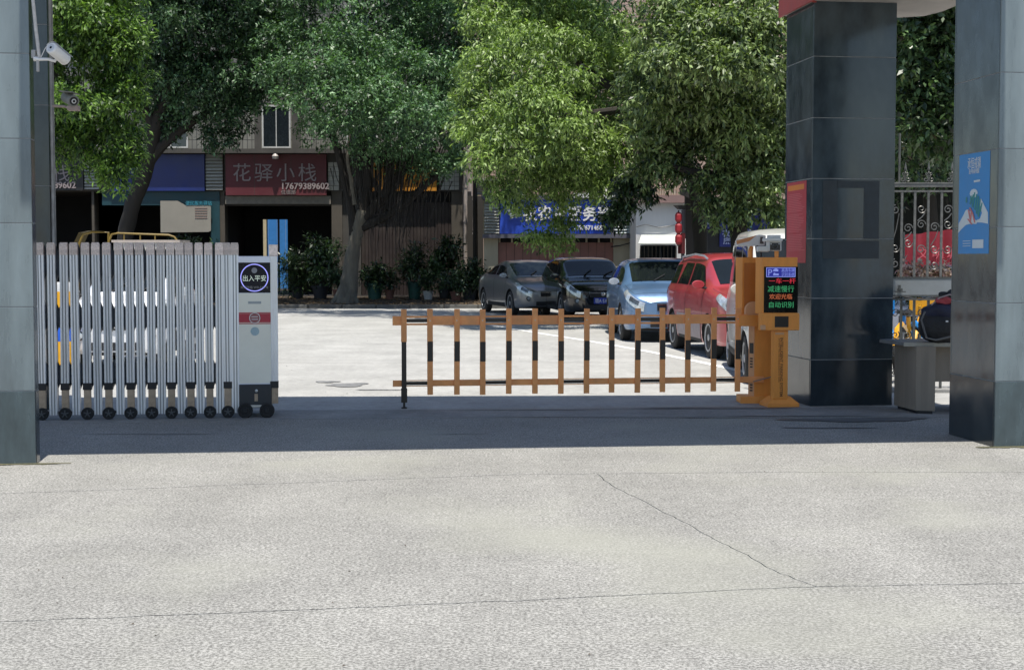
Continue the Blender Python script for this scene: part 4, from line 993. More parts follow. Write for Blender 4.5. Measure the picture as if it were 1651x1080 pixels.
for k in range(10): rect(MB(), 804 + k * 20, 384, 807 + k * 20, 391, Y2 + .12, .06).build('vent_post', M_cream2, low)
rect(MB(), 803, 480, 989, 481, Y2 + .4, 7.4, z0=.08, z1=Z(384, Y2) - .01).build('inner_block', M_dark, low)
rect(MB(), 925, 311, 1030, 319, Y2 - .3, 8).build('white_coping', M_white, low); rect(MB(), 776, 314, 925, 318.5, Y2 - .2, 8).build('coping', M_fr2, low)
s5 = sign('blue shop sign with flowing white characters above the brown shutters', 'shop sign', 806, 322, 985, 377, Y2 - .02, mat('bright_blue_sign', (.02, .07, .48), .4, var=.12, scale=1.5))
rect(MB(), 778, 377.5, 1022, 384, Y2 - .25, .24).build('bottom_frame', M_fr2, s5); rect(MB(), 778, 318.5, 1022, 322, Y2 - .25, .24).build('top_frame', M_fr2, s5)
rect(MB(), 985.5, 322, 989.5, 377.5, Y2 - .25, .24).build('side_frame', M_fr2, s5); rect(MB(), 1016, 322, 1022, 377.5, Y2 - .25, .24).build('side_frame', M_fr2, s5)
for k, ch in enumerate('金农农资服务部'): stext(s5, ch, 818 + k * 24.2, 353 + (k % 2), 25, Y2 - .2, M_letter, 'character', sx=.95, bold=.012)
stext(s5, '电话：13576714559', 976, 370.5, 9.5, Y2 - .2, M_letter, al='RIGHT', bold=.008)
louvre('pale slatted panel at the left end of the blue sign on the low shop', 781, 323, 804.5, 376.5, Y2 - .03, 11); louvre('pale slatted panel at the right end of the blue sign on the low shop', 990, 323, 1015.5, 376.5, Y2 - .03, 11, mat('bluish_slat', (.45, .5, .52), .6, var=.1, rnd=.05))
cb = MB().tube([at(985, 398, Y2 - .1), at(1000, 396, Y2 - .15), at(1012, 393, Y2 - .15), at(1026, 388, Y2 - .1)], .02, 5); tag(cb.build('cable', M_black), 'black cable sagging across the cream wall right of the brown shutters', 'cable')
# gap wall
gap = MB(); rect(gap, 748, 312, 779, 480, 58.5, .3, z0=.07, z1=Z(316, 58.5)); tag(gap.build('alley_wall', mat('dark_alley_wall', (.05, .045, .04), .9)), 'dark wall closing the narrow alley between the two shop buildings', 'wall')

# ============================================================ pink building behind
Y3 = 64.0
M_pink = mat('pink_render', (.46, .33, .27), .85, var=.1, scale=1.2, bump=.2, dirt=.2, streak=4)
pk = thing('apartment_building', 'sunlit pinkish apartment block rising behind the low cream shop', 'building', (X(950, Y3), Y3, 0))
rect(MB(), 700, 0, 1300, 415, Y3, 8, z0=0, z1=15).build('wall', M_pink, pk)
M_wt = mat('teal_window_frame', (.02, .10, .14), .4)
for (a, c, d, e) in ((955, 262, 990, 322), (1125, 150, 1170, 220), (880, 150, 925, 220), (800, 150, 840, 220), (1010, 150, 1060, 220)): win(pk, a, c, d, e, Y3, M_wt, 1, 2)
for x in (1104, 1112, 1119): MB().tube([at(x, 100, Y3 - .2), at(x, 330, Y3 - .2)], .07, 8).build('pipe', M_dp if x != 1112 else M_black, pk)
for x in (757,): MB().tube([at(x, 200, Y3 - .2), at(x, 330, Y3 - .2)], .12, 8).build('pipe', M_dp, pk)
MB().tube([at(965, 290, Y3 - .3), at(1000, 295, Y3 - .9)], .04, 6).build('drying_pole', M_white, pk)
M_latt = mat('brown_lattice', (.33, .2, .15), .7)
lt = thing('window_cage', 'brown lattice cage on the pink wall above the mauve band', 'window cage', at(1068, 316, Y3 - .5))
rect(MB(), 1046, 292, 1090, 316, Y3 - .1, .08).build('cage_back', mat('pale_back', (.5, .42, .33), .7), lt)
for k in range(12): rect(MB(), 1046 + k * 3.9, 290, 1047.2 + k * 3.9, 316, Y3 - .5, .04).build('cage_bar', M_latt, lt)
for y in (290, 298, 306, 314.5): rect(MB(), 1045, y, 1091, y + 1.3, Y3 - .53, .03).build('cage_bar', M_latt, lt)
ac = thing('air_conditioner', 'grey air conditioner unit on the pink wall above the alley', 'air conditioner', at(780, 313, 61))
rect(MB(), 767, 287, 793, 313, 61, .4).build('case', mat('ac_case', (.36, .35, .32), .5), ac)
for k in range(7): rect(MB(), 768.5, 290 + k * 3, 780, 291.2 + k * 3, 60.97, .03).build('louvre', M_beam, ac)
MB().lathe([(.22, -.03), (.22, 0), (0, 0)], at(787, 300, 60.98), 'y', 18).build('fan_grille', M_dark, ac); MB().bb(at(765, 313, 61), at(795, 315, 61.4)).build('bracket', M_iron, ac)

# ============================================================ white annex with mauve band, awning
Y4 = 47.5
an = thing('annex', 'small whitewashed annex with mauve band and grey awning behind the blue car', 'annex', (X(1065, Y4), Y4, .07))
M_wash = mat('whitewash', (.62, .62, .62), .85, var=.1, scale=2, bump=.4, dirt=.3, streak=6, dirtcol=(.32, .33, .32))
rect(MB(), 1025, 327, 1110, 480, Y4, 5, z0=.07).build('wall', M_wash, an)
rect(MB(), 1022, 315, 1108, 327, Y4 - .25, 5.2).build('mauve_band', mat('mauve_band', (.26, .17, .155), .8, var=.12, scale=2), an)
a0_, a1_ = at(1034, 380, Y4 - .02), at(1090, 380, Y4 - .02); c0_, c1_ = at(1029, 394, Y4 - .8), at(1096, 394, Y4 - .8)
MB().add([a0_, a1_, c1_, c0_, a0_ + Vector((0, 0, .03)), a1_ + Vector((0, 0, .03)), c1_ + Vector((0, 0, .03)), c0_ + Vector((0, 0, .03))], [(0, 1, 2, 3), (7, 6, 5, 4), (0, 4, 5, 1), (1, 5, 6, 2), (2, 6, 7, 3), (3, 7, 4, 0)]).build('awning', mat('pale_awning', (.45, .47, .44), .7, var=.1), an)
rect(MB(), 1032, 396, 1091, 425, Y4 - .01, .02).build('window_void', M_pane, an)
for k in range(10): rect(MB(), 1032 + k * 6.3, 396, 1033.3 + k * 6.3, 425, Y4 - .06, .03).build('window_bar', M_pier, an)
b = MB(); b.tube([at(1026, 366, Y4 - .05), at(1040, 362, Y4 - .08), at(1062, 367, Y4 - .06), at(1088, 363, Y4 - .05)], .012, 5); b.build('wire', M_black, an)

# ============================================================ dark gatehouse with lanterns
Y5 = 40.0
M_dwood = mat('black_brown_timber', (.018, .016, .016), .6, var=.4, scale=5, streak=5)
gh = thing('dark_kiosk', 'near black timber kiosk with slanting roof beam behind the red car', 'kiosk', (X(1180, Y5), Y5, 0))
rect(MB(), 1105, 312, 1118.5, 480, Y5 - .1, .3, z0=0).build('post', M_dwood, gh)
rect(MB(), 1118.5, 333, 1300, 480, Y5, 3, z0=0).build('wall', mat('dark_blue_black_wall', (.012, .014, .02), .5, var=.3), gh)
P_ = [(1095, 304.5), (1150, 318), (1262, 330), (1262, 342), (1140, 330), (1096, 314)]
MB().add([at(x, y, Y5 - .5) for x, y in P_] + [at(x, y, Y5 + 2.5) for x, y in P_], [tuple(range(6)), tuple(range(11, 5, -1))] + [(i, i + 6, (i + 1) % 6 + 6, (i + 1) % 6) for i in range(6)]).build('roof_beam', M_dwood, gh)
P_ = [(1085, 331), (1105, 331), (1105, 338), (1092, 338)]
MB().add([at(x, y, Y5 - .4) for x, y in P_] + [at(x, y, Y5 + .2) for x, y in P_], [(0, 1, 2, 3), (7, 6, 5, 4)] + [(i, i + 4, (i + 1) % 4 + 4, (i + 1) % 4) for i in range(4)]).build('side_bracket', M_dwood, gh)
MB().tube([at(1104.5, 385, Y5 - .2), at(1104.5, 412, Y5 - .2)], .02, 6).build('white_pole', M_letter, gh)
s6 = sign('dark blue kiosk sign with white and cyan characters behind the red car', 'shop sign', 1160, 345, 1262, 398, Y5 - .02, mat('navy_sign', (.012, .025, .20), .4, var=.15), th=.08)
stext(s6, '衣物干洗 窗帘', 1164.5, 381, 12.5, Y5 - .13, mat('pale_blue_lettering', (.35, .42, .7), .5), bold=.006); stext(s6, '床单 鱼缸', 1166, 392.5, 11.5, Y5 - .13, MATS['pale_blue_lettering'], bold=.006)
stext(s6, '水洗', 1172, 366, 20, Y5 - .13, mat('cyan_lettering', (.1, .35, .55), .5), bold=.01)
s7 = sign('small cyan and white sign panel beside the kiosk post', 'shop sign', 1126, 343, 1144, 369, Y5 - .02, MATS['navy_sign'], th=.06)
stext(s7, '川', 1127.5, 356, 14, Y5 - .1, MATS['cyan_lettering'], bold=.02); stext(s7, '品味', 1127, 366.5, 8.5, Y5 - .1, MATS['pale_blue_lettering'], bold=.01)
M_lant = mat('lantern_red', (.33, .015, .025), .6, var=.2)
for i, (px, py, rx, ry, lab) in enumerate(((1094, 350.5, 5.6, 8, 'upper red lantern of the string beside the dark kiosk post'), (1094, 368, 5.6, 8.5, 'middle red lantern of the string beside the dark kiosk post'), (1094, 386, 5.6, 8.5, 'lower red lantern of the string beside the dark kiosk post'))):
    c = at(px, py, Y5 - .3); k = Y5 / F
    t = thing('lantern', lab, 'lantern', c, 0, 'red lanterns hanging in a string')
    MB().lathe([(rx * k * .55, -ry * k), (rx * k, -ry * k * .5), (rx * k, ry * k * .5), (rx * k * .55, ry * k)], c, 'z', 6).build('shade', M_lant, t)
    MB().lathe([(.02, ry * k), (.02, ry * k + .05)], c, 'z', 6).build('hook', M_black, t); MB().lathe([(.03, -ry * k - .04), (.05, -ry * k)], c, 'z', 6).build('collar', M_black, t)
rb = thing('fabric_banner', 'dark red cloth hanging below the lanterns beside the kiosk post', 'cloth', at(1099, 408, Y5 - .25))
b = MB(); n = 8
for k in range(n): 
    x0 = 1093 + 1.45 * k; rect(b, x0, 376 + (k < 3) * 14, x0 + 1.45, 409, Y5 - .27 + .03 * (k % 2), .02)
b.build('cloth', mat('dark_red_cloth', (.10, .01, .015), .8), rb)

# ============================================================ behind the side gate
hd_ = MB(); rect(hd_, 1380, 330, 2400, 480, 35, .3, z0=0, z1=5); tag(hd_.build('boundary_wall', mat('shade_dark_wall', (.009, .010, .008), .9, var=.4, scale=2)), 'wall coloured near black as deep shade beyond the iron side gate', 'wall')  # deep shade is put into the near-black wall colour
bn = thing('red_banner', 'red printed banner hanging beyond the iron side gate', 'banner', (X(1497, 26), 26, Z(440, 26)))
M_ban = mat('banner_red', (.26, .018, .03), .6, var=.12, scale=3)
b = MB(); n = 20
xa, xb = X(1459, 26), X(1556, 26); vs = []
for k in range(n + 1):
    x = xa + (xb - xa) * k / n; y = 26 + .05 * math.sin(k * 1.1); zt_ = Z(379, 26) + (k / n) * .12 + .01 * math.sin(k); vs += [(x, y, Z(440, 26)), (x, y, zt_), (x, y + .012, Z(440, 26)), (x, y + .012, zt_)]
b.add(vs, [(4 * k, 4 * k + 4, 4 * k + 5, 4 * k + 1) for k in range(n)] + [(4 * k + 2, 4 * k + 3, 4 * k + 7, 4 * k + 6) for k in range(n)]); b.build('cloth', M_ban, bn, smooth=True)
M_bt = mat('banner_print', (.50, .09, .11), .6)
for k, ch in enumerate('文明城'): text_obj(ch, .22, M_bt, bn, at(1478 + k * 24, 416, 25.93), 'character', .001)
for px in (1457, 1557): MB().tube([(X(px, 26), 26, 0), (X(px, 26), 26, Z(374, 26))], .02, 8).build('pole', M_iron, bn)
# ============================================================ vehicles
M_tyre = mat('tyre_rubber', (.018, .018, .018), .85, var=.3, scale=20, dirt=.3, dirtcol=(.09, .085, .08))
M_rim = mat('alloy_rim', (.42, .43, .45), .35, metal=.7, var=.1); M_rimd = mat('rim_shadow', (.02, .02, .022), .7)
M_lens = mat('headlamp_lens', (.50, .53, .56), .12, metal=.35, var=.45, scale=18, spec=.9, coat=1); M_lens2 = mat('headlamp_inner', (.12, .13, .14), .1, metal=.6, var=.5, scale=30)
M_under = mat('underbody_black', (.012, .012, .013), .8); M_grl = mat('grille_black', (.015, .016, .02), .35); M_chr = mat('chrome', (.6, .6, .62), .12, metal=1, var=.05)
M_plb = mat('plate_blue', (.02, .05, .42), .4)
def paint(name, c, metal=.3, rough=.28, dirt=.25, dc=(.24, .22, .2)): return mat(name, c, rough, metal=metal, var=.07, scale=2.5, coat=.8, spec=.6, dirt=dirt, dirtcol=dc)
PROF = {
 'sedan': dict(zt=[(-.5, .80), (-.485, .95), (-.44, 1.02), (-.38, 1.06), (-.22, 1.33), (-.10, 1.415), (0, 1.43), (.09, 1.38), (.265, 1.0), (.40, .88), (.465, .80), (.488, .73), (.5, .62)],
               zb=[(-.5, .72), (-.46, .92), (-.3, .99), (0, .95), (.25, .89), (.40, .80), (.465, .73), (.488, .67), (.5, .57)], ws=(.10, .25), sw=[(-.27, -.06), (-.04, .19)], hl=(.36, .475)),
 'hatch': dict(zt=[(-.5, .85), (-.49, 1.05), (-.45, 1.20), (-.38, 1.40), (-.25, 1.47), (-.08, 1.49), (.06, 1.45), (.25, 1.03), (.40, .94), (.465, .87), (.488, .80), (.5, .68)],
               zb=[(-.5, .80), (-.46, .98), (-.3, 1.0), (0, .96), (.25, .92), (.40, .85), (.465, .79), (.488, .73), (.5, .62)], ws=(.075, .235), sw=[(-.40, -.25), (-.235, -.06), (-.04, .18)], hl=(.36, .47)),
 'mpv': dict(zt=[(-.5, .9), (-.49, 1.1), (-.46, 1.40), (-.42, 1.55), (-.2, 1.62), (0, 1.61), (.09, 1.56), (.26, 1.10), (.40, 1.02), (.465, .95), (.488, .87), (.5, .72)],
             zb=[(-.5, .85), (-.46, 1.02), (0, 1.0), (.25, .99), (.40, .92), (.465, .86), (.488, .79), (.5, .66)], ws=(.105, .245), sw=[(-.42, -.28), (-.26, -.08), (-.06, .19)], hl=(.36, .475)),
 'van': dict(zt=[(-.5, .95), (-.495, 1.1), (-.465, 1.60), (-.42, 1.84), (-.3, 1.89), (.1, 1.88), (.25, 1.80), (.41, 1.18), (.46, 1.02), (.49, .85), (.5, .65)],
             zb=[(-.5, .9), (-.48, 1.05), (.3, 1.05), (.42, .99), (.47, .87), (.5, .6)], ws=(.265, .40), sw=[(-.44, -.22), (-.19, .05), (.08, .30)], hl=(.40, .485)),
}
def car(name, label, kind, L_, Wd, Hs, paint_m, center, heading, wb=None, wr=.31, plate=None, front_steer=0, roofrails=False, lower=None, cat='car', mirror_m=None, sz=1.0, foggy=True, antenna=False):
    P = PROF[kind]; N = 110; xs_ = np.linspace(-.5, .5, N)
    def prof(pts, s=1.6):
        a = np.array(pts); y = np.interp(xs_, a[:, 0], a[:, 1]); k = np.exp(-.5 * (np.arange(-6, 7) / s) ** 2); k /= k.sum()
        return np.convolve(np.pad(y, 6, mode='edge'), k, 'valid')
    ZT = prof(P['zt']) * Hs; ZB = np.minimum(prof(P['zb']) * Hs, ZT - .03)
    WW = prof([(-.5, .74), (-.49, .84), (-.46, .93), (-.38, .985), (-.2, 1), (.2, 1), (.34, .985), (.42, .94), (.46, .88), (.48, .80), (.492, .70), (.5, .52)], .8) * Wd / 2
    ZS_ = prof([(-.5, .36), (-.47, .26), (-.38, .21), (.38, .19), (.46, .2), (.5, .26)]) * sz
    def ctrl(i):
        w_, zt, zb, zs = WW[i], ZT[i], ZB[i], ZS_[i]; g = zt - zb; k = max(0, min(1, (g - .06) / .34)); k = k * k * (3 - 2 * k)
        wbse = w_ * .945; wr_ = w_ * .76 if kind != 'van' else w_ * .86
        green = [(wbse, zb + .035), (wbse + (wr_ - wbse) * .5, zb + .035 + (g - .13) * .5), (wr_, zt - .085), (wr_ - .10, zt - .022), (wr_ * .45, zt), (0, zt + .004)]
        hood = [(w_ * .93, zb + g * .45), (w_ * .86, zb + g * .68), (w_ * .77, zb + g * .82), (w_ * .66, zb + g * .90), (w_ * .35, zt), (0, zt + .004)]
        up_ = [(green[j][0] * k + hood[j][0] * (1 - k), green[j][1] * k + hood[j][1] * (1 - k)) for j in range(6)]
        return [(0, zs), (w_ * .9, zs), (w_ * .975, zs + .03), (w_, zs + .22), (w_ * 1.0, zb - .16), (w_ * .975, zb - .01)] + up_
    CT = np.array([ctrl(i) for i in range(N)])        # N,12,2
    def S(xn, tau, side=1, off=0):
        def raw(xn, tau):
            f_ = (xn + .5) * (N - 1); i0 = int(max(0, min(N - 2, math.floor(f_)))); fr_ = f_ - i0
            C = CT[i0] * (1 - fr_) + CT[i0 + 1] * fr_
            i = int(round(tau)); i = max(0, min(11, i)); t = tau - i + .5
            g = lambda j: (C[j] if 0 <= j <= 11 else (C[1] * (-1, 1) if j < 0 else C[10] * (-1, 1)))
            p = .5 * (1 - t) ** 2 * g(i - 1) + (.5 + t - t * t) * g(i) + .5 * t * t * g(i + 1)
            return Vector((xn * L_, side * p[0], p[1]))
        p = raw(xn, tau)
        if off:
            e = .004; dx = raw(min(.499, xn + e), tau) - raw(max(-.499, xn - e), tau); dt = raw(xn, min(11, tau + .03)) - raw(xn, max(0, tau - .03))
            n_ = dx.cross(dt)
            if n_.length > 1e-9:
                n_.normalize(); c_ = p - Vector((xn * L_ * .8, 0, .7))
                if n_.dot(c_) < 0: n_ = -n_
                p = p + n_ * off
        return p
    root = thing(name, label, cat, (0, 0, 0))
    taus = list(np.linspace(0, 11, 34))
    b = MB(); vs = []
    cols = [(t, 1) for t in taus] + [(t, -1) for t in taus[-2:0:-1]]; M_ = len(cols)
    xsn = [xs_[i] for i in range(N)]
    for x in xsn:
        for t, s_ in cols: vs.append(S(x, t, s_))
    fs = [(i * M_ + k, i * M_ + (k + 1) % M_, (i + 1) * M_ + (k + 1) % M_, (i + 1) * M_ + k) for i in range(N - 1) for k in range(M_)]
    fs.append(tuple(range(M_ - 1, -1, -1))); fs.append(tuple((N - 1) * M_ + k for k in range(M_)))
    b.add(vs, fs); body = b.build('body', [paint_m, M_under], root, world=False)
    wb = wb or L_ * .6; ax = [(-wb / 2 - .02) * 1, wb / 2 - .02]
    if kind == 'van': ax = [-wb / 2 - .05, wb / 2 + .05]
    cut = MB()
    for a in ax:
        for s_ in (-1, 1): cut.lathe([(0, s_ * (Wd / 2 - .27)), (wr + .045, s_ * (Wd / 2 - .27)), (wr + .045, s_ * (Wd / 2 + .2)), (0, s_ * (Wd / 2 + .2))], (a, 0, wr + .01), 'y', 28)
    cm = bpy.data.meshes.new('cut'); cm.from_pydata(cut.v, [], cut.f); bm_ = bmesh.new(); bm_.from_mesh(cm); bmesh.ops.remove_doubles(bm_, verts=bm_.verts, dist=1e-5); bmesh.ops.recalc_face_normals(bm_, faces=bm_.faces); bm_.to_mesh(cm); bm_.free()
    co = bpy.data.objects.new('cut', cm); COL.objects.link(co)
    md = body.modifiers.new('b', 'BOOLEAN'); md.operation = 'DIFFERENCE'; md.object = co; md.solver = 'EXACT'
    bpy.context.view_layer.update(); dg = bpy.context.evaluated_depsgraph_get(); nm = bpy.data.meshes.new_from_object(body.evaluated_get(dg)); body.modifiers.clear(); nm.name = 'body'
    old = body.data; body.data = nm; bpy.data.objects.remove(co)
    if len(nm.materials) < 2:
        nm.materials.clear(); nm.materials.append(paint_m); nm.materials.append(M_under)
    for p in nm.polygons:
        c = p.center; und = False
        for a in ax:
            if math.hypot(c.x - a, c.z - wr - .01) < wr + .05 and abs(c.y) < Wd / 2 - .03 and (abs(p.normal.y) > .99 and abs(abs(c.y) - (Wd / 2 - .27)) < .02 or abs(p.normal.y) < .15 and math.hypot(c.x - a, c.z - wr - .01) > wr + .03 and c.z < wr * 2 + .1): und = True
        if p.normal.z < -.9 and c.z < .4: und = True
        p.material_index = 1 if und else 0
    nm.polygons.foreach_set('use_smooth', [True] * len(nm.polygons))
    try: nm.set_sharp_from_angle(angle=R(32))
    except Exception: pass
    def patch(nm_, x0, x1, t0, t1, side, m, off=.004, nx=14, nt_=10, par=root, shape=None):
        b = MB(); vs = []
        for i in range(nx + 1):
            for j in range(nt_ + 1):
                u, v = i / nx, j / nt_; xn = x0 + (x1 - x0) * u; tt = t0 + (t1 - t0) * v
                if shape: xn, tt = shape(u, v, xn, tt)
                vs.append(S(xn, tt, side, off))
        b.add(vs, [(i * (nt_ + 1) + j, i * (nt_ + 1) + j + 1, (i + 1) * (nt_ + 1) + j + 1, (i + 1) * (nt_ + 1) + j) for i in range(nx) for j in range(nt_)])
        o = b.build(nm_, m, par, world=False, smooth=True); return o
    # windscreen: both halves joined in one mesh
    def wide(nm_, x0, x1, t0, m, off=.004, curve=.0, par=root):
        b = MB(); vs = []; nx, nt_ = 14, 20
        for i in range(nx + 1):
            for j in range(nt_ + 1):
                s_ = -1 if j < nt_ / 2 else 1; q = abs(j - nt_ / 2) / (nt_ / 2); tt = 11 - (11 - t0) * q; u = i / nx
                xn = x0 + (x1 - x0) * u - curve * q * q
                p = S(xn, tt, s_, off); vs.append(p)
        b.add(vs, [(i * (nt_ + 1) + j, i * (nt_ + 1) + j + 1, (i + 1) * (nt_ + 1) + j + 1, (i + 1) * (nt_ + 1) + j) for i in range(nx) for j in range(nt_)])
        return b.build(nm_, m, par, world=False, smooth=True)
    w0, w1 = P['ws']; ws = wide('windscreen', w0, w1, 8.55, M_glass, .006, .006)
    b = MB(); 
    for s_ in (-1, 1):
        c0 = S(w1 + .004, 10.2, s_, .02); c1_ = S(w1 - .045, 9.2 if s_ > 0 else 10.9, s_, .022); b.tube([c0, c1_], .012, 5)
    b.build('wiper', M_under, root, world=False)
    wide('rear_window', *{'sedan': (-.37, -.235), 'hatch': (-.465, -.40), 'mpv': (-.475, -.445), 'van': (-.485, -.45)}[kind], 8.6, M_glass, .005)
    for s_ in (-1, 1):
        for (a, c) in P['sw']:
            def shp(u, v, xn, tt, a=a, c=c):
                top = xn
                if c > .15: top = a + (xn - a) * (1 - .42 * v ** 1.3)
                if a < -.2: top = c + (top - c) * (1 - .28 * v ** 1.3)
                return top, tt
            patch('side_window', a, c, 6.25, 7.72, s_, M_glass, .004, shape=shp)
        h0, h1 = P['hl']
        def hs_(u, v, xn, tt):
            lo_ = 5.15 - 1.0 * u ** .7; hi_ = 6.5 - .75 * u
            return xn, lo_ + (hi_ - lo_) * v
        hlp = patch('headlight', h0 + .01, .4965, 4.35, 6.7, s_, M_lens, .008, shape=hs_, nx=24)
        patch('reflector', .455, .487, 4.7, 5.6, s_, M_lens2, .012, par=hlp)
        patch('tail_light', -.492, -.44, 4.5, 6.2, s_, mat('tail_red', (.3, .01, .01), .15), .006)
        # door seams and handles
        for xd in (P['sw'][-1][1] + .015, P['sw'][-1][0] - .008, P['sw'][-2][0] - .01):
            patch('door_seam', xd, xd + .0025, 2.6, 6.0, s_, M_under, .0015, nx=1)
        for xd in (P['sw'][-1][0] + .02, P['sw'][-2][0] + .02):
            patch('door_handle', xd, xd + .035, 5.0, 5.18, s_, paint_m, .03, nx=4, nt_=3)
        mp = S(w1 - .035, 6.1, s_, .0); md_ = MB(); md_.lathe([(0, -.045), (.05, -.04), (.075, -.005), (.078, .03), (.068, .042), (0, .045)], (0, 0, 0), 'x', 18)
        mo = md_.build('mirror', mirror_m or paint_m, root, world=False, smooth=True); mo.location = (mp.x, mp.y + s_ * .13, mp.z + .06); mo.scale = (.9, 1.25, .8)
        MB().tube([(mp.x + .0, mp.y - s_ * .01, mp.z), (mp.x, mp.y + s_ * .1, mp.z + .03)], .022, 6).build('mirror_arm', M_under, root, world=False)
    # front fascia
    fz_ = ZT[-1]; xF = L_ / 2; w_f = WW[-1]
    zg = .62 * fz_ if kind != 'van' else .5
    zm = (ZS_[-1] + ZB[-1]) / 2
    def fbox(nm_, y0, y1, z0, z1, m, d0=-.03, d1=.006): return MB().bb((xF + d0, y0, z0), (xF + d1, y1, z1)).build(nm_, m, root, world=False, bevel=.006)
    gz1, gz0 = ZB[-1] + .03, ZB[-1] - .10
    fbox('grille', -w_f * .62, w_f * .62, gz0, gz1, M_grl, -.03, .012)
    for k in range(3): MB().bb((xF + .012, -w_f * .6, gz0 + .02 + k * .04), (xF + .018, w_f * .6, gz0 + .03 + k * .04)).build('grille_bar', M_chr if k == 2 else M_under, root, world=False)
    MB().lathe([(.05, 0), (.05, .012), (.035, .014)], (xF + .016, 0, (gz0 + gz1) / 2 + .01), 'x', 18).build('badge', M_chr, root, world=False)
    fbox('air_intake', -w_f * .85, w_f * .85, ZS_[-1] + .02, ZS_[-1] + .13, M_grl, -.03, .01)
    for s_ in (-1, 1):
        c = S(.488, 3.2, s_, 0)
        MB().lathe([(.062, -.03), (.062, .02), (.045, .024)], (c.x + .0, c.y * .97, c.z), 'x', 18).build('fog_lamp', M_grl, root, world=False, smooth=True)
        MB().lathe([(.043, 0), (.043, .03), (.0, .034)], (c.x + .0, c.y * .97, c.z), 'x', 16).build('fog_lens', M_lens, root, world=False, smooth=True)
    if plate:
        pm_ = MB().bb((xF + .015, -.22, gz0 - .15), (xF + .028, .22, gz0 - .01)).build('number_plate', M_plb, root, world=False, bevel=.004)
        text_obj(plate, .12, M_letter, None, (0, 0, 0), 'plate_text', .002, align='CENTER')
        tobj = [o for o in COL.objects if o.name.startswith('plate_text')][-1]
        tobj.data.transform(Matrix.Translation((xF + .032, 0, gz0 - .122)) @ Matrix.Rotation(R(90), 4, 'Z') @ Matrix.Diagonal((.78, 1, 1, 1))); tobj.parent = pm_
    for s_ in (-1, 1): patch('bonnet_seam', w1 + .01, .455, 6.9, 6.97, s_, M_under, .0015, nt_=1)
    wide('bonnet_edge', .4555, .4575, 7.0, M_under, .0015)
    # black sill
    for s_ in (-1, 1): patch('sill_trim', ax[0] / L_ + .105, ax[1] / L_ - .105, 1.7, 2.5, s_, M_under, .006)
    if lower:
        for s_ in (-1, 1): patch('lower_cladding', ax[0] / L_ + .10, ax[1] / L_ - .10, 2.2, 3.5, s_, lower, .007)
    if roofrails:
        for s_ in (-1, 1): MB().tube([S(-.36, 8.4, s_, .0), S(-.33, 8.4, s_, .05), S(-.1, 8.4, s_, .06), S(.03, 8.4, s_, .05), S(.06, 8.4, s_, .0)], .016, 6).build('roof_rail', M_rim, root, world=False, smooth=True)
    if antenna: MB().tube([S(.02, 11, 1, 0), S(-.03, 11, 1, .22)], .006, 5).build('antenna', M_under, root, world=False)
    # wheels
    proto = None
    for a in ax:
        for s_ in (-1, 1):
            if proto is None:
                wv = MB(); tw = .19; R_ = wr
                wv.lathe([(R_ * .62, -tw / 2 + .01), (R_ * .7, -tw / 2), (R_ * .93, -tw / 2 + .005), (R_, -tw / 2 + .03), (R_, tw / 2 - .03), (R_ * .93, tw / 2 - .005), (R_ * .7, tw / 2), (R_ * .62, tw / 2 - .01)], (0, 0, 0), 'y', 32)
                proto = wv.build('wheel', M_tyre, root, world=False, smooth=True)
                MB().lathe([(R_ * .66, -tw / 2 + .03), (R_ * .66, tw / 2 - .05), (0, tw / 2 - .06)], (0, 0, 0), 'y', 28).build('rim_dish', M_rimd, proto, world=False, smooth=True)
                rm = MB(); rm.lathe([(R_ * .66, tw / 2 - .012), (R_ * .68, tw / 2 + .002), (R_ * .60, tw / 2 + .0), (R_ * .585, tw / 2 - .03)], (0, 0, 0), 'y', 28)
                ns = 7 if kind != 'van' else 10
                for k in range(ns):
                    th = 2 * math.pi * k / ns; cth, sth = math.cos(th), math.sin(th)
                    hw0, hw1 = (.03, .022) if kind != 'van' else (.032, .03)
                    p0 = Vector((cth, 0, sth)); q0 = Vector((-sth, 0, cth))
                    pts = [p0 * .03 + q0 * hw0, p0 * .03 - q0 * hw0, p0 * R_ * .62 - q0 * hw1, p0 * R_ * .62 + q0 * hw1]
                    rm.add([p + Vector((0, tw / 2 - .012, 0)) for p in pts] + [p + Vector((0, tw / 2 - .035, 0)) for p in pts], [(0, 1, 2, 3), (7, 6, 5, 4), (0, 4, 5, 1), (1, 5, 6, 2), (2, 6, 7, 3), (3, 7, 4, 0)])
                rm.lathe([(.055, tw / 2 - .03), (.05, tw / 2 - .002), (0, tw / 2)], (0, 0, 0), 'y', 16)
                rm.build('rim', M_rim, proto, world=False, smooth=True); o = proto
            else: o = copy_tree(proto, root)
            o.location = (a, s_ * (Wd / 2 - .115), wr); o.rotation_euler = (0, 0, (0 if s_ > 0 else math.pi) + (R(front_steer) if a > 0 else 0))
    MB().bb((ax[0] - .3, -Wd / 2 + .3, .2), (ax[1] + .3, Wd / 2 - .3, .34)).build('underfloor', M_under, root, world=False)
    root.location = center; root.rotation_euler = (0, 0, math.atan2(heading[1], heading[0])); return root
P_silver = paint('silver_grey_paint', (.20, .205, .22), .5, .3); P_black = paint('black_paint', (.008, .008, .009), 0, .12, .08, (.05, .05, .05)); P_blue = paint('light_blue_paint', (.10, .19, .34), .35, .34, .2, (.3, .33, .36))
P_red = paint('dusty_red_paint', (.40, .04, .05), .2, .34, .25, (.30, .12, .11)); P_whitev = paint('white_car_paint', (.62, .61, .57), 0, .35, .3, (.4, .37, .3)); P_white2 = paint('clean_white_paint', (.74, .75, .77), 0, .3, .1, (.5, .5, .5))
M_pm = mat('pale_mirror', (.36, .40, .45), .25, metal=.3, coat=1)
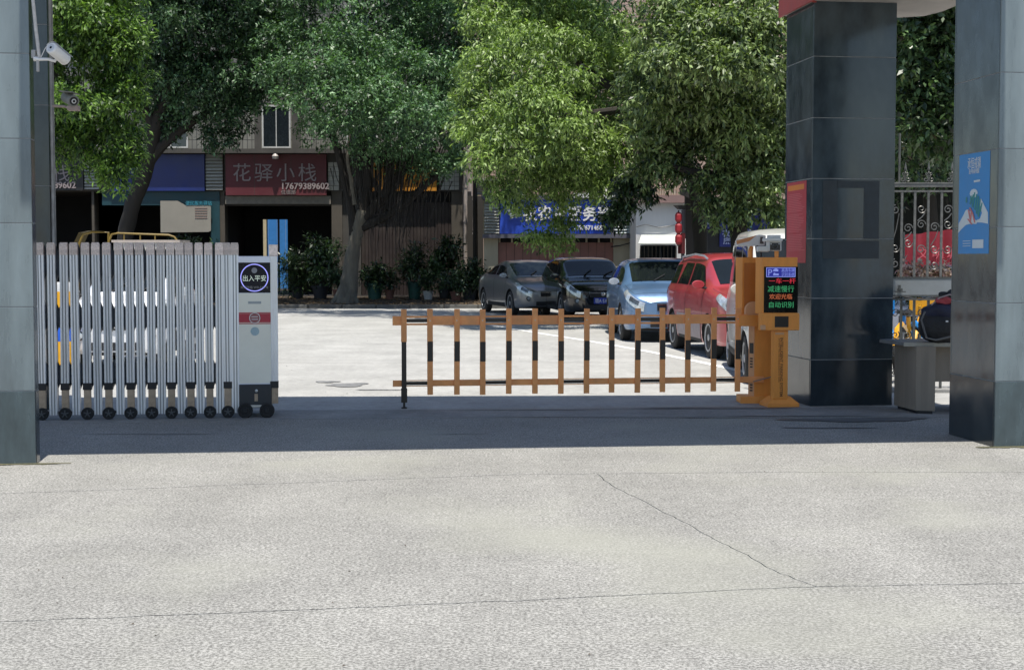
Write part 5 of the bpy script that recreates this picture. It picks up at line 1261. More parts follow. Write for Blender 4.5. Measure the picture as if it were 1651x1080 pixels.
car('parked_car', 'brownish silver saloon car parked furthest back, left of the black car', 'sedan', 4.5, 1.78, 1.0, P_silver, (.42, 39.7, 0), (.27, -.963), 2.7, .32, mirror_m=M_pm)
car('parked_car', 'glossy black car parked between the silver saloon and the light blue hatchback', 'mpv', 4.3, 1.76, .93, P_black, (1.82, 37.0, 0), (.15, -.99), 2.65, .32, plate='赣A·5X62')
car('parked_car', 'light blue hatchback with white headlights parked behind the red car', 'hatch', 4.3, 1.82, 1.0, P_blue, (2.83, 28.15, 0), (.02, -1), 2.6, .32, mirror_m=M_pm, antenna=True, sz=1.0)
car('parked_car', 'dusty red people carrier with silver roof rails parked beside the barrier', 'mpv', 4.2, 1.72, .97, P_red, (3.62, 23.25, 0), (.108, -.994), 2.45, .31, roofrails=True, lower=mat('dusty_grey_cladding', (.30, .25, .25), .7, var=.2))
car('parked_van', 'off white van half hidden behind the orange barrier cabinet', 'van', 3.9, 1.5, .99, P_whitev, (3.60, 18.95, 0), (-.07, -1), 2.5, .29, cat='van')
car('parked_car', 'small white electric car seen through the gaps of the folding gate', 'hatch', 2.9, 1.35, .97, P_white2, (-5.3, 20.9, 0), (.05, -1), 1.9, .27)
car('parked_car', 'white hatchback glimpsed through the iron side gate below the red banner', 'hatch', 3.9, 1.65, .93, P_white2, (6.9, 23.2, 0), (-.5, -.86), 2.4, .29)

# ---- cargo tricycle behind the folding gate
TYc = 36.5
M_tyel = mat('yellow_tube', (.20, .13, .02), .5, var=.2); M_cargo = mat('pale_cargo_box', (.45, .43, .40), .6, var=.15, dirt=.3)
tc = thing('cargo_tricycle', 'cargo tricycle with pale box and yellow tube rails behind the folding gate', 'tricycle', (X(205, TYc), TYc, 0))
rect(MB(), 183, 389, 288, 470, TYc, 1.1, z0=.55).build('cargo_box', M_cargo, tc, bevel=.02)
rect(MB(), 180, 387, 290, 391, TYc - .03, 1.16).build('box_lid', mat('lid_beige', (.42, .36, .32), .6), tc)
b = MB()
for yy in (TYc, TYc + 1.05):
    b.tube([at(176, 389, yy), at(180, 378, yy), at(190, 376, yy), at(272, 379, yy), at(281, 382, yy), at(286, 389, yy)], .026, 6)
    for x in (200, 226, 250): b.tube([at(x, 389, yy), at(x, 377.5, yy)], .018, 5)
b.build('top_rail', M_tyel, tc, smooth=True)
b = MB()
for yy in (TYc + .1, TYc + .9): b.tube([at(126, 470, yy), at(127, 395, yy), at(134, 378, yy), at(150, 374, yy), at(175, 375, yy), at(176, 470, yy)], .03, 6)
b.build('cab_frame', M_tyel, tc, smooth=True)
pts_ = [at(127, 393, TYc + .5), at(135, 376, TYc + .5), at(150, 372.5, TYc + .5), at(176, 373.5, TYc + .5)]
b = MB(); vs = []
for p in pts_: vs += [p + Vector((0, -.45, 0)), p + Vector((0, .45, 0))]
b.add(vs, [(2 * i, 2 * i + 1, 2 * i + 3, 2 * i + 2) for i in range(3)]); b.build('cab_roof', mat('olive_cab_roof', (.12, .09, .02), .6), tc)
rect(MB(), 128, 440, 176, 470, TYc + .1, .8, z0=.35).build('driver_seat', M_blackc, tc, bevel=.04)
for (x, yy) in ((128, TYc + .5), (250, TYc + .05), (250, TYc + 1.0)):
    c = Vector((X(x, TYc), yy, .28)); MB().lathe([(.15, -.05), (.27, -.06), (.28, -.03), (.28, .03), (.27, .06), (.15, .05)], c, 'y', 20).build('wheel', M_tyre, tc, smooth=True)
MB().bb((X(135, TYc), TYc + .3, .3), (X(285, TYc), TYc + .8, .55)).build('chassis', M_under, tc)
# painted post
pp_ = G(104, 600); t = thing('painted_post', 'blue and yellow painted post behind the left end of the folding gate', 'post', pp_)
zq = lambda y: at(104, y, pp_.y).z
for (y0, y1, m, n_) in ((600, 590, M_black, 'foot'), (590, 550, mat('signal_yellow', (.75, .38, .01), .4), 'yellow_band'), (550, 526, mat('signal_blue', (.01, .11, .62), .4), 'blue_band'), (526, 497, M_letter, 'white_band'), (497, 470, MATS['signal_yellow'], 'yellow_band'), (470, 455, M_letter, 'white_cap')):
    MB().lathe([(.11, zq(y0) + .001), (.115, (zq(y0) + zq(y1)) / 2), (.11, zq(y1))], (pp_.x, pp_.y, 0), 'z', 20).build(n_, m, t, smooth=True)
# ---- shared bicycles behind the side gate
def bike(label, x, y, ang, mfr, mwh):
    t = thing('bicycle', label, 'bicycle', (x, y, 0), ang, 'shared bicycles standing beyond the side gate')
    for wx in (-.5, .5):
        b = MB(); n = 24; rr_ = .31
        pts = [(wx + rr_ * math.cos(2 * math.pi * k / n), 0, .33 + rr_ * math.sin(2 * math.pi * k / n)) for k in range(n + 1)]; b.tube(pts, .022, 6)
        wo = b.build('wheel', M_tyre, t, world=False, smooth=True)
        b = MB()
        for k in range(5): a = k * 2 * math.pi / 5; b.box((wx + .15 * math.cos(a), 0, .33 + .15 * math.sin(a)), (.27, .02, .035), ry=-a)
        b.lathe([(.05, -.03), (.05, .03)], (wx, 0, .33), 'y', 12); b.build('spokes', mwh, wo, world=False)
    b = MB(); b.tube([(-.5, 0, .33), (-.08, 0, .32), (.36, 0, .74)], .03, 8); b.tube([(-.08, 0, .32), (-.2, 0, .78)], .028, 8); b.tube([(-.5, 0, .33), (-.17, 0, .62)], .02, 6); b.tube([(.5, 0, .33), (.34, 0, .9)], .026, 8); b.build('frame', mfr, t, world=False, smooth=True)
    b = MB(); b.tube([(.34, -.27, 1.02), (.33, 0, .97), (.34, .27, 1.02)], .014, 6); b.build('handlebar', M_black, t, world=False, smooth=True)
    b = MB(); b.box((-.22, 0, .82), (.26, .13, .05)); b.build('saddle', M_black, t, world=False, bevel=.02)
    b = MB(); b.box((.58, 0, .78), (.3, .3, .02)); 
    for s_ in (-1, 1): b.box((.58, s_ * .15, .88), (.32, .012, .2)); b.box((.58 + s_ * .16, 0, .88), (.012, .3, .2))
    b.build('basket', mfr, t, world=False)
    MB().tube([(-.78, 0, .45), (-.7, 0, .64), (-.5, 0, .70), (-.3, 0, .62)], [.03, .035, .035, .03], 6).build('mudguard', mfr, t, world=False, smooth=True)
M_bb = mat('bike_blue', (.01, .22, .62), .35, coat=.6); M_by = mat('bike_yellow', (.75, .36, .01), .35, coat=.6)
bike('blue shared bicycle mostly hidden behind the middle pillar', X(1448, 18.6) + .0, 18.6, R(100), M_bb, mat('bike_blue_spoke', (.02, .25, .6), .4)); bike('yellow shared bicycle standing beyond the iron side gate', X(1480, 18.0), 18.2, R(60), M_by, mat('bike_grey_spoke', (.3, .3, .3), .4))
# ============================================================ foliage
def leaf_mesh(name, clumps, n, size, m, parent, seed, droop=.4, sub=16, aspect=.36, spray=9, tmean=.5, fill=.62, cut=None):
    rg = np.random.default_rng(seed); C = []; RAD = []; TN = []
    for (px, py, Y, rx, ry) in clumps:
        c = at(px, py, Y); k = Y / F; r = np.array([rx * k, (rx + ry) * .5 * k, ry * k]); base = np.array(c)
        C.append(base + np.array([0, r[1] * .35, 0])); RAD.append(r * .72); TN.append(rg.normal(0, .12))
        for _ in range(sub):
            d = rg.normal(size=3); d[1] -= .3; d /= np.linalg.norm(d); s = rg.uniform(.2, .42)
            C.append(base + d * r * rg.uniform(.6, 1.08)); RAD.append(r * s * np.array([1.2, 1.2, .75])); TN.append(rg.normal(0, .13))
    C = np.array(C); RAD = np.array(RAD); TN = np.array(TN)
    wgt = (RAD[:, 0] * RAD[:, 2]); wgt[::sub + 1] *= .35; wgt /= wgt.sum(); nt_ = n // spray
    idx = rg.choice(len(C), nt_, p=wgt); d = rg.normal(size=(nt_, 3)); d[:, 2] += .45; d[:, 1] -= .2; d /= np.linalg.norm(d, axis=1)[:, None]
    rad = (fill + (1 - fill) * rg.random(nt_)) ** .6; pos = C[idx] + d * RAD[idx] * rad[:, None]
    if cut: keep = cut(pos); pos, d, idx = pos[keep], d[keep], idx[keep]; nt_ = len(pos)
    # each spray: leaves along a short twig
    tw = d * .8 + rg.normal(size=(nt_, 3)) * .5; tw[:, 2] -= droop; tw /= np.linalg.norm(tw, axis=1)[:, None]
    P = np.repeat(pos, spray, 0); T = np.repeat(tw, spray, 0); D = np.repeat(d, spray, 0); N_ = len(P)
    tt = np.tile(np.linspace(0, 1, spray), nt_); P = P + T * (tt * size * 1.8)[:, None] + rg.normal(size=(N_, 3)) * size * .3
    ax = T * .7 + rg.normal(size=(N_, 3)) * .65; ax[:, 2] -= droop * .6; ax /= np.linalg.norm(ax, axis=1)[:, None]
    nr = rg.normal(size=(N_, 3)) * .55 + D * .35; nr[:, 2] += .85; nr -= ax * (nr * ax).sum(1)[:, None]; nr /= np.linalg.norm(nr, axis=1)[:, None]
    sd2 = np.cross(ax, nr); L_ = size * rg.uniform(.65, 1.25, N_)[:, None]; W_ = L_ * aspect
    v0 = P; v1 = P + ax * L_ * .45 + sd2 * W_ * .5 + nr * L_ * .05; v2 = P + ax * L_ - nr * L_ * .06; v3 = P + ax * L_ * .45 - sd2 * W_ * .5 + nr * L_ * .05
    V_ = np.stack([v0, v1, v2, v3], 1).reshape(-1, 3)
    Mi_ = np.array(wm(parent).inverted()); V_ = V_ @ Mi_[:3, :3].T + Mi_[:3, 3]
    me = bpy.data.meshes.new(name); me.vertices.add(len(V_)); me.vertices.foreach_set('co', V_.ravel().astype(np.float32))
    me.loops.add(N_ * 4); me.loops.foreach_set('vertex_index', np.arange(N_ * 4, dtype=np.int32)); me.polygons.add(N_)
    me.polygons.foreach_set('loop_start', np.arange(0, N_ * 4, 4, dtype=np.int32)); me.update(calc_edges=True); me.validate()
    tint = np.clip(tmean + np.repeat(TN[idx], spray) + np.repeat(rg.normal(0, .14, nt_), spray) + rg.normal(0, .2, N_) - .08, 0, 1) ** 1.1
    a = me.attributes.new('tint', 'FLOAT', 'FACE'); a.data.foreach_set('value', tint.astype(np.float32))
    me.materials.append(m); o = bpy.data.objects.new(name, me); COL.objects.link(o); o.parent = parent; return o
M_bark = mat('grey_bark', (.13, .115, .09), .9, var=.35, scale=7, bump=.8, bscale=16, streak=4, dirt=.35, dirtcol=(.2, .2, .16)); M_barkd = mat('dark_bark', (.026, .022, .018), .9, var=.35, scale=7, bump=.8, bscale=16, streak=4)
M_lf_y = leaf_mat('leaf_yellow_green', (.010, .036, .007), (.27, .45, .08), .5, .30); M_lf_d = leaf_mat('leaf_blue_green', (.008, .026, .012), (.17, .31, .14), .48, .22)
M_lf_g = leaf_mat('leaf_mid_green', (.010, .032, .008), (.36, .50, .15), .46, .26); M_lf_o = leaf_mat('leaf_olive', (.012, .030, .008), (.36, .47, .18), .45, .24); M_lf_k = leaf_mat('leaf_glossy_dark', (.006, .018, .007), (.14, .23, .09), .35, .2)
def limb(par, pts, rad, m, name='limb', n=10, seed=0, wob=.04):
    rr = random.Random(seed); P = [Vector(p) for p in pts]; out = []; rads = []
    for i in range(len(P) - 1):
        for k in range(5):
            t = k / 5; p0 = P[max(0, i - 1)]; p1 = P[i]; p2 = P[i + 1]; p3 = P[min(len(P) - 1, i + 2)]
            q = .5 * ((2 * p1) + (-p0 + p2) * t + (2 * p0 - 5 * p1 + 4 * p2 - p3) * t * t + (-p0 + 3 * p1 - 3 * p2 + p3) * t ** 3)
            r_ = rad[i] * (1 - t) + rad[i + 1] * t; out.append(q + Vector((rr.uniform(-1, 1), rr.uniform(-1, 1), 0)) * wob * r_ * 2); rads.append(r_ * rr.uniform(.93, 1.08))
    out.append(P[-1]); rads.append(rad[-1]); b = MB(); b.tube(out, rads, n); return b.build(name, m, par, smooth=True)
def pxl(lst, Y): return [at(p[0], p[1], Y + (p[2] if len(p) > 2 else 0)) for p in lst]

# T1: yellow-green tree on the left
t1 = thing('broadleaf_tree', 'yellow green tree hanging down behind the left pillar', 'tree', (X(52, 25), 25, 0))
limb(t1, [(X(52, 25), 25, 0), (X(50, 25), 25, 2), (X(70, 25), 25, 4), (X(120, 25), 25.3, 6)], [.24, .19, .15, .08], M_barkd, 'trunk')
cl = [(120, 30, 25, 60, 55), (180, 50, 25.3, 48, 60), (190, 110, 25.3, 40, 50), (125, 90, 25.4, 50, 45), (195, 170, 25.2, 34, 45), (150, 160, 25.8, 55, 55), (120, 165, 24.3, 36, 22), (198, 235, 25.2, 30, 36), (160, 225, 25.6, 50, 45), (184, 275, 25.2, 26, 30), (125, 225, 25.9, 42, 45), (60, 60, 25.5, 60, 70), (150, -50, 25.5, 90, 60), (175, -150, 26, 100, 60), (196, 290, 25.2, 20, 18), (70, 170, 25.6, 50, 60), (215, 60, 25, 14, 30), (218, 150, 25, 12, 26)]
leaf_mesh('crown', cl, 52000, .10, M_lf_y, t1, 11, droop=.55, tmean=.42)
b = MB(); rr = random.Random(3)
for k in range(40):
    p = at(rr.uniform(100, 205), rr.uniform(40, 260), 25.3); b.tube([p, p + Vector((rr.uniform(-.3, .3), rr.uniform(-.2, .2), rr.uniform(-.5, -.1)))], .008, 4)
b.build('twigs', M_barkd, t1)
# T2: dark tree with leaning trunk
t2 = thing('broadleaf_tree', 'dark tree with a leaning trunk in front of the plain blue shop sign', 'tree', (X(196, 46), 46, .07))
limb(t2, pxl([(196, 487), (200, 400), (214, 330), (236, 270), (252, 200), (285, 110), (320, 20)], 46), [.30, .26, .24, .23, .2, .15, .1], M_barkd, 'trunk', 14, 2)
limb(t2, pxl([(236, 270), (262, 235), (320, 190), (380, 150)], 46), [.2, .15, .11, .06], M_barkd, 'limb', 8, 3); limb(t2, pxl([(250, 210), (225, 150), (210, 60)], 46), [.17, .13, .07], M_barkd, 'limb', 8, 4)
cl = [(250, 50, 46, 75, 60), (330, 60, 46, 80, 60), (235, 140, 46, 45, 55), (300, 130, 45.5, 65, 45), (365, 120, 45.5, 50, 50), (270, 195, 46.4, 35, 25), (355, 185, 45.5, 38, 40), (350, 225, 45.5, 20, 22), (290, -30, 46, 130, 60), (300, -110, 46, 140, 70), (410, 40, 46, 60, 60), (225, 210, 46.6, 22, 40), (395, 175, 45.4, 24, 25), (160, 20, 47, 60, 60), (330, 150, 48, 80, 50), (430, 10, 47, 60, 50), (425, 90, 47, 45, 45), (400, 140, 47, 40, 35), (300, 30, 44.5, 60, 36), (245, 90, 45, 50, 36)]
leaf_mesh('crown', cl, 84000, .14, M_lf_d, t2, 12, droop=.45, tmean=.38, aspect=.42)
# T3: main tree
t3 = thing('broadleaf_tree', 'large tree with pale flared trunk beside the maroon shop sign', 'tree', (X(577, 46.2), 46.2, .07))
limb(t3, pxl([(558, 497), (559, 486), (562, 462), (566, 430), (571, 395), (577, 368), (586, 340)], 46.2), [.52, .38, .29, .24, .21, .20, .19], M_bark, 'trunk', 18, 5, .02)
for k, (dx, dy) in enumerate(((-.42, -.2), (.3, -.3), (.05, -.4), (-.2, .3))):
    bx = at(560, 470, 46.2); MB().tube([(bx.x, 46.2, .75), (bx.x + dx * .6, 46.2 + dy * .5, .3), (bx.x + dx * 1.15, 46.2 + dy, .04)], [.18, .13, .05], 8).build('root_flare', M_bark, t3, smooth=True)
limb(t3, pxl([(572, 385), (566, 335), (556, 290), (540, 230), (512, 170), (470, 110)], 46.2), [.17, .13, .12, .11, .09, .05], M_barkd, 'limb', 10, 6)
limb(t3, pxl([(584, 348), (594, 290), (585, 220), (590, 130), (600, 20)], 46.2), [.19, .16, .14, .11, .07], M_barkd, 'limb', 10, 7)
limb(t3, pxl([(582, 355), (626, 310), (655, 260), (680, 180), (690, 80)], 46.2), [.18, .16, .14, .11, .06], M_barkd, 'limb', 10, 8)
limb(t3, pxl([(578, 368), (634, 342), (690, 295), (735, 255), (760, 200)], 46.2), [.17, .13, .10, .08, .05], M_barkd, 'limb', 8, 9)
limb(t3, pxl([(620, 320), (628, 270), (622, 200)], 46.0), [.15, .11, .06], M_barkd, 'limb', 8, 10)
limb(t3, pxl([(572, 330), (566, 290), (560, 250), (565, 210)], 45.8), [.07, .06, .05, .03], M_bark, 'limb', 8, 11)
b = MB(); rr = random.Random(8)
for k in range(240):
    px = rr.gauss(628, 40); py = rr.uniform(235, 330) + abs(px - 650) * -.25; p = at(px, py, 46.2 + rr.uniform(-1.3, 1.3)); L_ = rr.uniform(.5, 1.8); dx = (610 - px) / 300
    b.tube([p, p + Vector((dx * .5 * L_, rr.uniform(-.1, .1), -L_ * .5)), p + Vector((dx * L_ + rr.uniform(-.1, .1), 0, -L_))], [.016, .012, .006], 4, False)
b.build('hanging_twigs', M_barkd, t3)
cl = [(560, -30, 46.5, 130, 50), (520, 30, 45.5, 80, 45), (470, 75, 45, 55, 42), (585, 75, 44.6, 75, 42), (530, 120, 43.6, 75, 36), (455, 120, 44.2, 40, 34), (500, 160, 42.8, 52, 28), (600, 150, 42.8, 70, 34), (560, 185, 42.3, 60, 24), (665, 180, 42.6, 66, 34), (640, 110, 44.2, 50, 34), (710, 205, 43.6, 42, 34), (710, 130, 45.5, 50, 50), (690, 50, 46.5, 70, 50), (745, 170, 45.5, 24, 60), (600, 225, 45.2, 70, 28), (700, 255, 45.6, 50, 26), (640, 262, 46.6, 70, 20), (735, 250, 45.4, 24, 35), (525, 205, 45.5, 26, 16), (700, -60, 46.5, 110, 50), (610, -135, 47.5, 150, 60), (620, 130, 48.5, 160, 90), (680, -135, 38, 120, 50), (380, -140, 40, 90, 40), (480, -150, 38.5, 110, 50), (600, -155, 36.5, 120, 50), (710, -165, 35, 120, 50), (560, -150, 38, 100, 40), (720, -150, 38, 140, 50), (440, 20, 45.5, 45, 40), (350, -130, 40, 130, 50), (800, -160, 36.5, 90, 50), (420, 60, 46, 50, 50)]  # high front clumps are added out of view to shade the yard edge
leaf_mesh('crown', cl, 140000, .135, M_lf_d, t3, 13, droop=.35, tmean=.62, aspect=.42, sub=20)
# T4: bright green tree over the cars
t4 = thing('broadleaf_tree', 'bright green tree drooping over the black and silver cars', 'tree', (X(1128, 33.5), 33.5, 0))
limb(t4, pxl([(1128, 522), (1130, 430), (1126, 340), (1100, 250), (1020, 170), (930, 100)], 33.5), [.2, .17, .16, .15, .12, .07], M_barkd, 'trunk', 12, 12)
limb(t4, pxl([(1100, 255), (1020, 250), (940, 240), (870, 220)], 33.2), [.11, .09, .06, .03], M_barkd, 'limb', 8, 13); limb(t4, pxl([(1020, 175), (900, 190), (820, 200)], 33), [.1, .07, .03], M_barkd, 'limb', 8, 14)
cl = [(860, -60, 35, 110, 45), (830, 5, 33.8, 70, 42), (900, 10, 34, 60, 42), (790, 45, 33, 42, 36), (865, 65, 32.5, 65, 38), (810, 105, 31.7, 55, 36), (885, 125, 31.4, 62, 36), (775, 150, 31.2, 34, 32), (840, 170, 30.6, 60, 36), (905, 185, 30.4, 55, 34), (775, 205, 30.7, 36, 30), (825, 230, 30.1, 48, 32), (885, 235, 30.4, 30, 20), (790, 262, 30.2, 34, 28), (805, 300, 30.6, 24, 24), (840, 298, 32.8, 40, 22), (905, 330, 33.4, 26, 26), (908, 362, 33.4, 24, 18), (876, 380, 33.2, 42, 12), (890, 396, 33.2, 28, 9), (870, 265, 32.4, 70, 30), (845, 330, 33.4, 26, 14), (905, 285, 33, 70, 45), (950, 250, 33.2, 60, 55), (975, 60, 33.8, 60, 55), (985, 140, 34, 55, 60), (1005, 215, 33.6, 45, 45), (1005, 285, 33, 28, 22), (870, -120, 34, 140, 70), (880, -190, 36, 150, 50), (900, 220, 35, 110, 90), (880, 90, 35.5, 120, 80), (752, 150, 31.6, 16, 20), (748, 200, 31.4, 14, 22)]
leaf_mesh('crown', cl, 125000, .12, M_lf_g, t4, 14, droop=.75, tmean=.62, aspect=.33, sub=18)
# T5: olive tree left of the middle pillar
t5 = thing('broadleaf_tree', 'olive green tree with drooping leaves left of the middle pillar', 'tree', (X(1196, 29.5), 29.5, 0))
limb(t5, pxl([(1196, 540), (1194, 430), (1188, 340), (1176, 270), (1160, 180), (1150, 80)], 29.5), [.22, .18, .17, .15, .11, .07], M_barkd, 'trunk', 12, 15)
limb(t5, pxl([(1183, 300), (1150, 284), (1110, 276), (1070, 262)], 29.2), [.12, .10, .07, .03], M_barkd, 'limb', 8, 16)
cl = [(1150, -50, 29.5, 140, 50), (1110, 10, 28.6, 60, 36), (1180, 5, 28.2, 60, 36), (1070, 45, 28.4, 40, 34), (1140, 55, 27.6, 60, 34), (1205, 50, 27.4, 50, 36), (1100, 100, 27.3, 52, 32), (1170, 105, 26.9, 56, 32), (1225, 100, 27.4, 36, 40), (1085, 150, 28.6, 46, 34), (1150, 160, 28.9, 55, 40), (1215, 165, 29.1, 50, 45), (1105, 205, 29.3, 52, 38), (1175, 225, 29.3, 55, 42), (1228, 240, 29.3, 42, 50), (1062, 225, 29.6, 42, 38), (1085, 268, 29.5, 38, 26), (1155, 295, 29.2, 38, 28), (1210, 310, 29.3, 46, 34), (1250, 345, 29.5, 20, 24), (1178, 340, 29.1, 30, 20), (1040, 262, 29.8, 25, 22), (1200, -120, 29.5, 150, 70), (1255, 60, 29.5, 30, 80), (1258, 180, 29.8, 26, 80), (1040, 150, 30.5, 35, 60), (1150, 140, 31.5, 110, 110), (1190, 250, 31.3, 80, 70), (1145, 330, 29.2, 16, 12), (1244, 290, 29.4, 22, 40)]
leaf_mesh('crown', cl, 100000, .135, M_lf_o, t5, 15, droop=.7, tmean=.50, aspect=.36, sub=18)
# small clusters hanging between
leaf_mesh('low_spray', [(1010, 300, 31, 26, 14), (1030, 285, 31, 22, 16), (1000, 330, 31, 18, 16), (985, 350, 31.2, 18, 14), (1045, 310, 30.5, 12, 12)], 2600, .13, M_lf_k, t5, 18, droop=.8, tmean=.3)
# T6: glossy tree behind the side gate
t6 = thing('broadleaf_tree', 'glossy dark leaved tree seen between the two right pillars', 'tree', (X(1590, 22), 22, 0))
limb(t6, pxl([(1590, 577), (1585, 400), (1570, 300), (1540, 200), (1510, 100)], 22), [.16, .13, .12, .09, .05], M_barkd, 'trunk', 10, 17)
cl = [(1480, 60, 21, 45, 45), (1525, 80, 21.3, 45, 50), (1470, 125, 21, 40, 38), (1515, 150, 21, 45, 45), (1475, 185, 21, 34, 30), (1520, 215, 21.5, 34, 34), (1480, 225, 21.3, 24, 14), (1500, 10, 21, 70, 50), (1560, 130, 22, 50, 90), (1500, 120, 23, 80, 110), (1500, -60, 22, 120, 60), (1440, 80, 22.5, 50, 90), (1500, 230, 24, 70, 60)]
leaf_mesh('crown', cl, 30000, .13, M_lf_k, t6, 16, droop=.3, tmean=.5, aspect=.45)
# T7: dark backing tree further behind the side gate
t7 = thing('broadleaf_tree', 'deep shaded tree filling the gap above the boundary wall', 'tree', (X(1500, 33), 33, 0))
limb(t7, pxl([(1505, 520), (1500, 350), (1490, 200)], 33), [.2, .16, .1], M_barkd, 'trunk', 10, 18)
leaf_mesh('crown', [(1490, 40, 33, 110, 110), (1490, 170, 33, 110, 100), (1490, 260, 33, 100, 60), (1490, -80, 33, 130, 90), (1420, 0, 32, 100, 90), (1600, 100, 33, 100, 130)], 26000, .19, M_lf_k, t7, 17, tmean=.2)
for (dx, dy, rz_, lab_) in ((5.5, 1, 1.1, 'deep shaded tree standing against the boundary wall outside the right pillar'), (12, -2, 2.3, 'deep shaded tree standing at the far end of the boundary wall'), (-31, 3, .7, 'deep shaded tree standing beyond the left pillar')):
    tn = copy_tree(t7); tn['label'] = lab_; tn.location = (t7.location.x + dx, 33 + dy, 0); tn.rotation_euler.z = rz_
# T8: backing trees over the roofs, keeping the facade in shade
t8 = thing('broadleaf_tree', 'tall tree closing the view above the low cream shop', 'tree', (X(690, 50.5), 50.5, .07))
limb(t8, pxl([(767, 486), (766, 300), (764, 150)], 50.5), [.09, .08, .06], M_barkd, 'trunk', 8, 19)
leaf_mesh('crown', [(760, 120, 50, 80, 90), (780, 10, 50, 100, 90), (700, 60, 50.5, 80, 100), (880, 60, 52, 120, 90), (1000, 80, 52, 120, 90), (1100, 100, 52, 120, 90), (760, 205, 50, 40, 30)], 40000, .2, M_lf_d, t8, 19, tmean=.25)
# flowering bush beyond the side gate
fb_ = thing('flowering_shrub', 'low shrub with pale pink blossoms below the red banner', 'shrub', (X(1500, 21.5), 21.5, 0))
M_blos = leaf_mat('blossom', (.30, .14, .13), (.75, .6, .5), .6, .2)
leaf_mesh('blossom', [(1470, 440, 21.5, 26, 8), (1500, 440, 21.5, 30, 9), (1535, 442, 21.5, 26, 9)], 1600, .07, M_blos, fb_, 21, aspect=.7, tmean=.55)
leaf_mesh('foliage', [(1490, 470, 21.6, 50, 22), (1540, 480, 21.6, 40, 26)], 1500, .08, M_lf_k, fb_, 22, tmean=.2)

# ============================================================ potted plants along the shopfronts
def potted(label, px, Y, hp, pot_m, pr, ph, leafm, ln, lh, lw, lsize, seed, strap=False, group='potted plants in front of the shops'):
    lh *= .78; lw *= .72; ln = int(ln * .7)
    x = X(px, Y); t = thing('potted_plant', label, 'potted plant', (x, Y, .07), 0, group)
    MB().lathe([(pr * .68, .0), (pr * .95, ph * .9), (pr * 1.06, ph * .9), (pr * 1.06, ph), (pr * .9, ph), (pr * .85, ph * .85), (0, ph * .85)], (x, Y, .07), 'z', 18).build('pot', pot_m, t, smooth=True)
    b = MB(); rr = random.Random(seed)
    for k in range(6): a = rr.uniform(0, 6.28); b.tube([(x, Y, .07 + ph * .8), (x + .3 * lw * math.cos(a), Y + .2 * lw * math.sin(a), .07 + ph + lh * .5), (x + .7 * lw * math.cos(a), Y + .5 * lw * math.sin(a), .07 + ph + lh * .95)], [.02, .015, .006], 5)
    b.build('stem', M_barkd, t, smooth=True); k = F / Y; zc = .07 + ph + lh * .55; py = 415 - (zc - 1.5) * k
    leaf_mesh('foliage', [(px, py, Y, lw * k, lh * .5 * k)], ln, lsize, leafm, t, seed, droop=.3 if not strap else .1, aspect=.2 if strap else .4, sub=8, tmean=.35)
M_pg = mat('green_pot', (.03, .10, .08), .5, var=.2); M_pw = mat('white_pot', (.45, .45, .43), .5, var=.2); M_pt = mat('terracotta_pot', (.16, .07, .05), .8, var=.2); M_pb = mat('dark_pot', (.03, .03, .035), .6)
potted('tall leafy plant in a dark pot inside the maroon shop doorway', 480, 51.5, 0, M_pb, .24, .4, M_lf_k, 2600, 1.7, .55, .2, 31, True)
potted('bushy plant right of the maroon shop doorway by the trunk', 516, 51.0, 0, M_pb, .3, .45, M_lf_k, 3000, 1.75, .65, .18, 32)
potted('low plant left of the pale tree trunk', 545, 50.0, 0, M_pt, .2, .35, M_lf_k, 1200, .8, .4, .14, 33)
potted('squat plant in the large green pot right of the pale trunk', 604, 50.5, 0, M_pg, .3, .55, M_lf_k, 1800, .7, .5, .15, 34)
potted('plant in a small terracotta pot between the two green pots', 628, 50.2, 0, M_pt, .17, .33, M_lf_k, 900, .6, .35, .12, 35)
potted('tall spiky plant in a green tub in front of the brown shutter', 668, 50.8, 0, M_pg, .27, .6, M_lf_k, 2400, 1.5, .5, .2, 36, True)
potted('plant in the bright white pot in front of the brown shutter', 690, 49.8, 0, M_pw, .18, .3, M_lf_k, 1000, .7, .35, .13, 37)
potted('tall drooping plant beside the last pier', 718, 50.9, 0, M_pb, .27, .45, M_lf_k, 2600, 1.7, .55, .18, 38)
potted('leafy plant at the mouth of the dark alley', 757, 50.0, 0, M_pb, .27, .4, M_lf_k, 2200, 1.0, .5, .16, 39)
potted('low spreading plant left of the silver saloon', 735, 48.6, 0, M_pt, .2, .3, M_lf_k, 1300, .6, .55, .13, 40)
potted('dark shrub in front of the blue shop by the notice board', 300, 49.5, 0, M_pb, .3, .5, M_lf_k, 2600, 1.7, .8, .2, 41, True)
potted('dark shrub between the notice board and the maroon shop', 345, 50.5, 0, M_pb, .3, .5, M_lf_k, 2200, 1.6, .6, .18, 42)
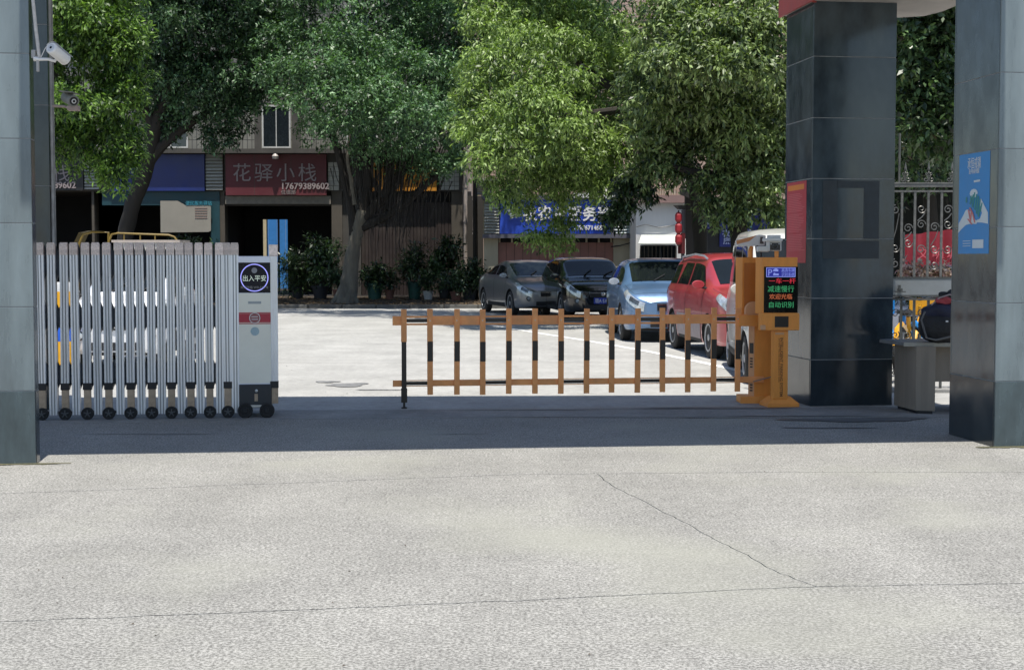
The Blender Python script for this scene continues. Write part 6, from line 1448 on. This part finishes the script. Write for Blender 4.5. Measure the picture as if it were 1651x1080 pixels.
# leaf litter and scraps
b = MB(); rr = random.Random(4)
for k in range(2600):
    x = rr.uniform(-9, 2.5); y = rr.uniform(43.4, 53) ; a = rr.uniform(0, 6.28); s_ = rr.uniform(.04, .1); z = .075 + rr.uniform(0, .02); c, s2 = math.cos(a) * s_, math.sin(a) * s_
    if y < 43.7: z += .06
    b.add([(x - c, y - s2, z), (x + s2 * .4, y - c * .4, z + .01), (x + c, y + s2, z), (x - s2 * .4, y + c * .4, z + .015)], [(0, 1, 2, 3)])
o = b.build('leaf_litter', mat('dry_leaves', (.22, .15, .08), .8, var=.5, scale=3)); tag(o, 'fallen dry leaves scattered on the dark planted ground under the trees', 'leaf litter', kind='stuff')
b = MB(); rr = random.Random(14)
for k in range(60):
    p = G(rr.uniform(-100, 1700), rr.choice([rr.uniform(720, 1080), rr.uniform(520, 640)])); a = rr.uniform(0, 6.28); s_ = rr.uniform(.004, .010); c, s2 = math.cos(a) * s_, math.sin(a) * s_
    b.add([(p.x - c, p.y - s2, .004), (p.x + s2 * .5, p.y - c * .5, .006), (p.x + c, p.y + s2, .004), (p.x - s2 * .5, p.y + c * .5, .01)], [(0, 1, 2, 3)])
o = b.build('ground_debris', mat('dark_debris', (.1, .08, .06), .8, var=.4)); tag(o, 'tiny dark leaf scraps scattered over the pale concrete', 'debris', kind='stuff')
# moss at the foot of the right pillar
M_moss = ground_mat('moss_grit', (.06, .062, .03), (.17, .16, .10), 50, .8, .4, .9)
def skirt(corner, u0, u1, wdt, seed):
    rr = random.Random(seed); n = 30; A = []; B_ = []
    for k in range(n + 1):
        u = u0 + (u1 - u0) * k / n; A.append(gw(corner, u, -.002, .008)); B_.append(gw(corner, u, -wdt * rr.uniform(.25, 1) * math.sin(math.pi * (k + .6) / (n + 1.2)) ** .5 - .01, .0045))
    o = MB().add(A + B_, [(k, k + 1, n + 2 + k, n + 1 + k) for k in range(n)]).build('moss_edge', M_moss); tag(o, 'mossy grit along the foot of the %s pillar' % ('right' if corner is Rc else 'left'), 'moss', kind='stuff')
skirt(Rc, -.16, .9, .10, 1); skirt(Lc, -.9, .25, .06, 2)
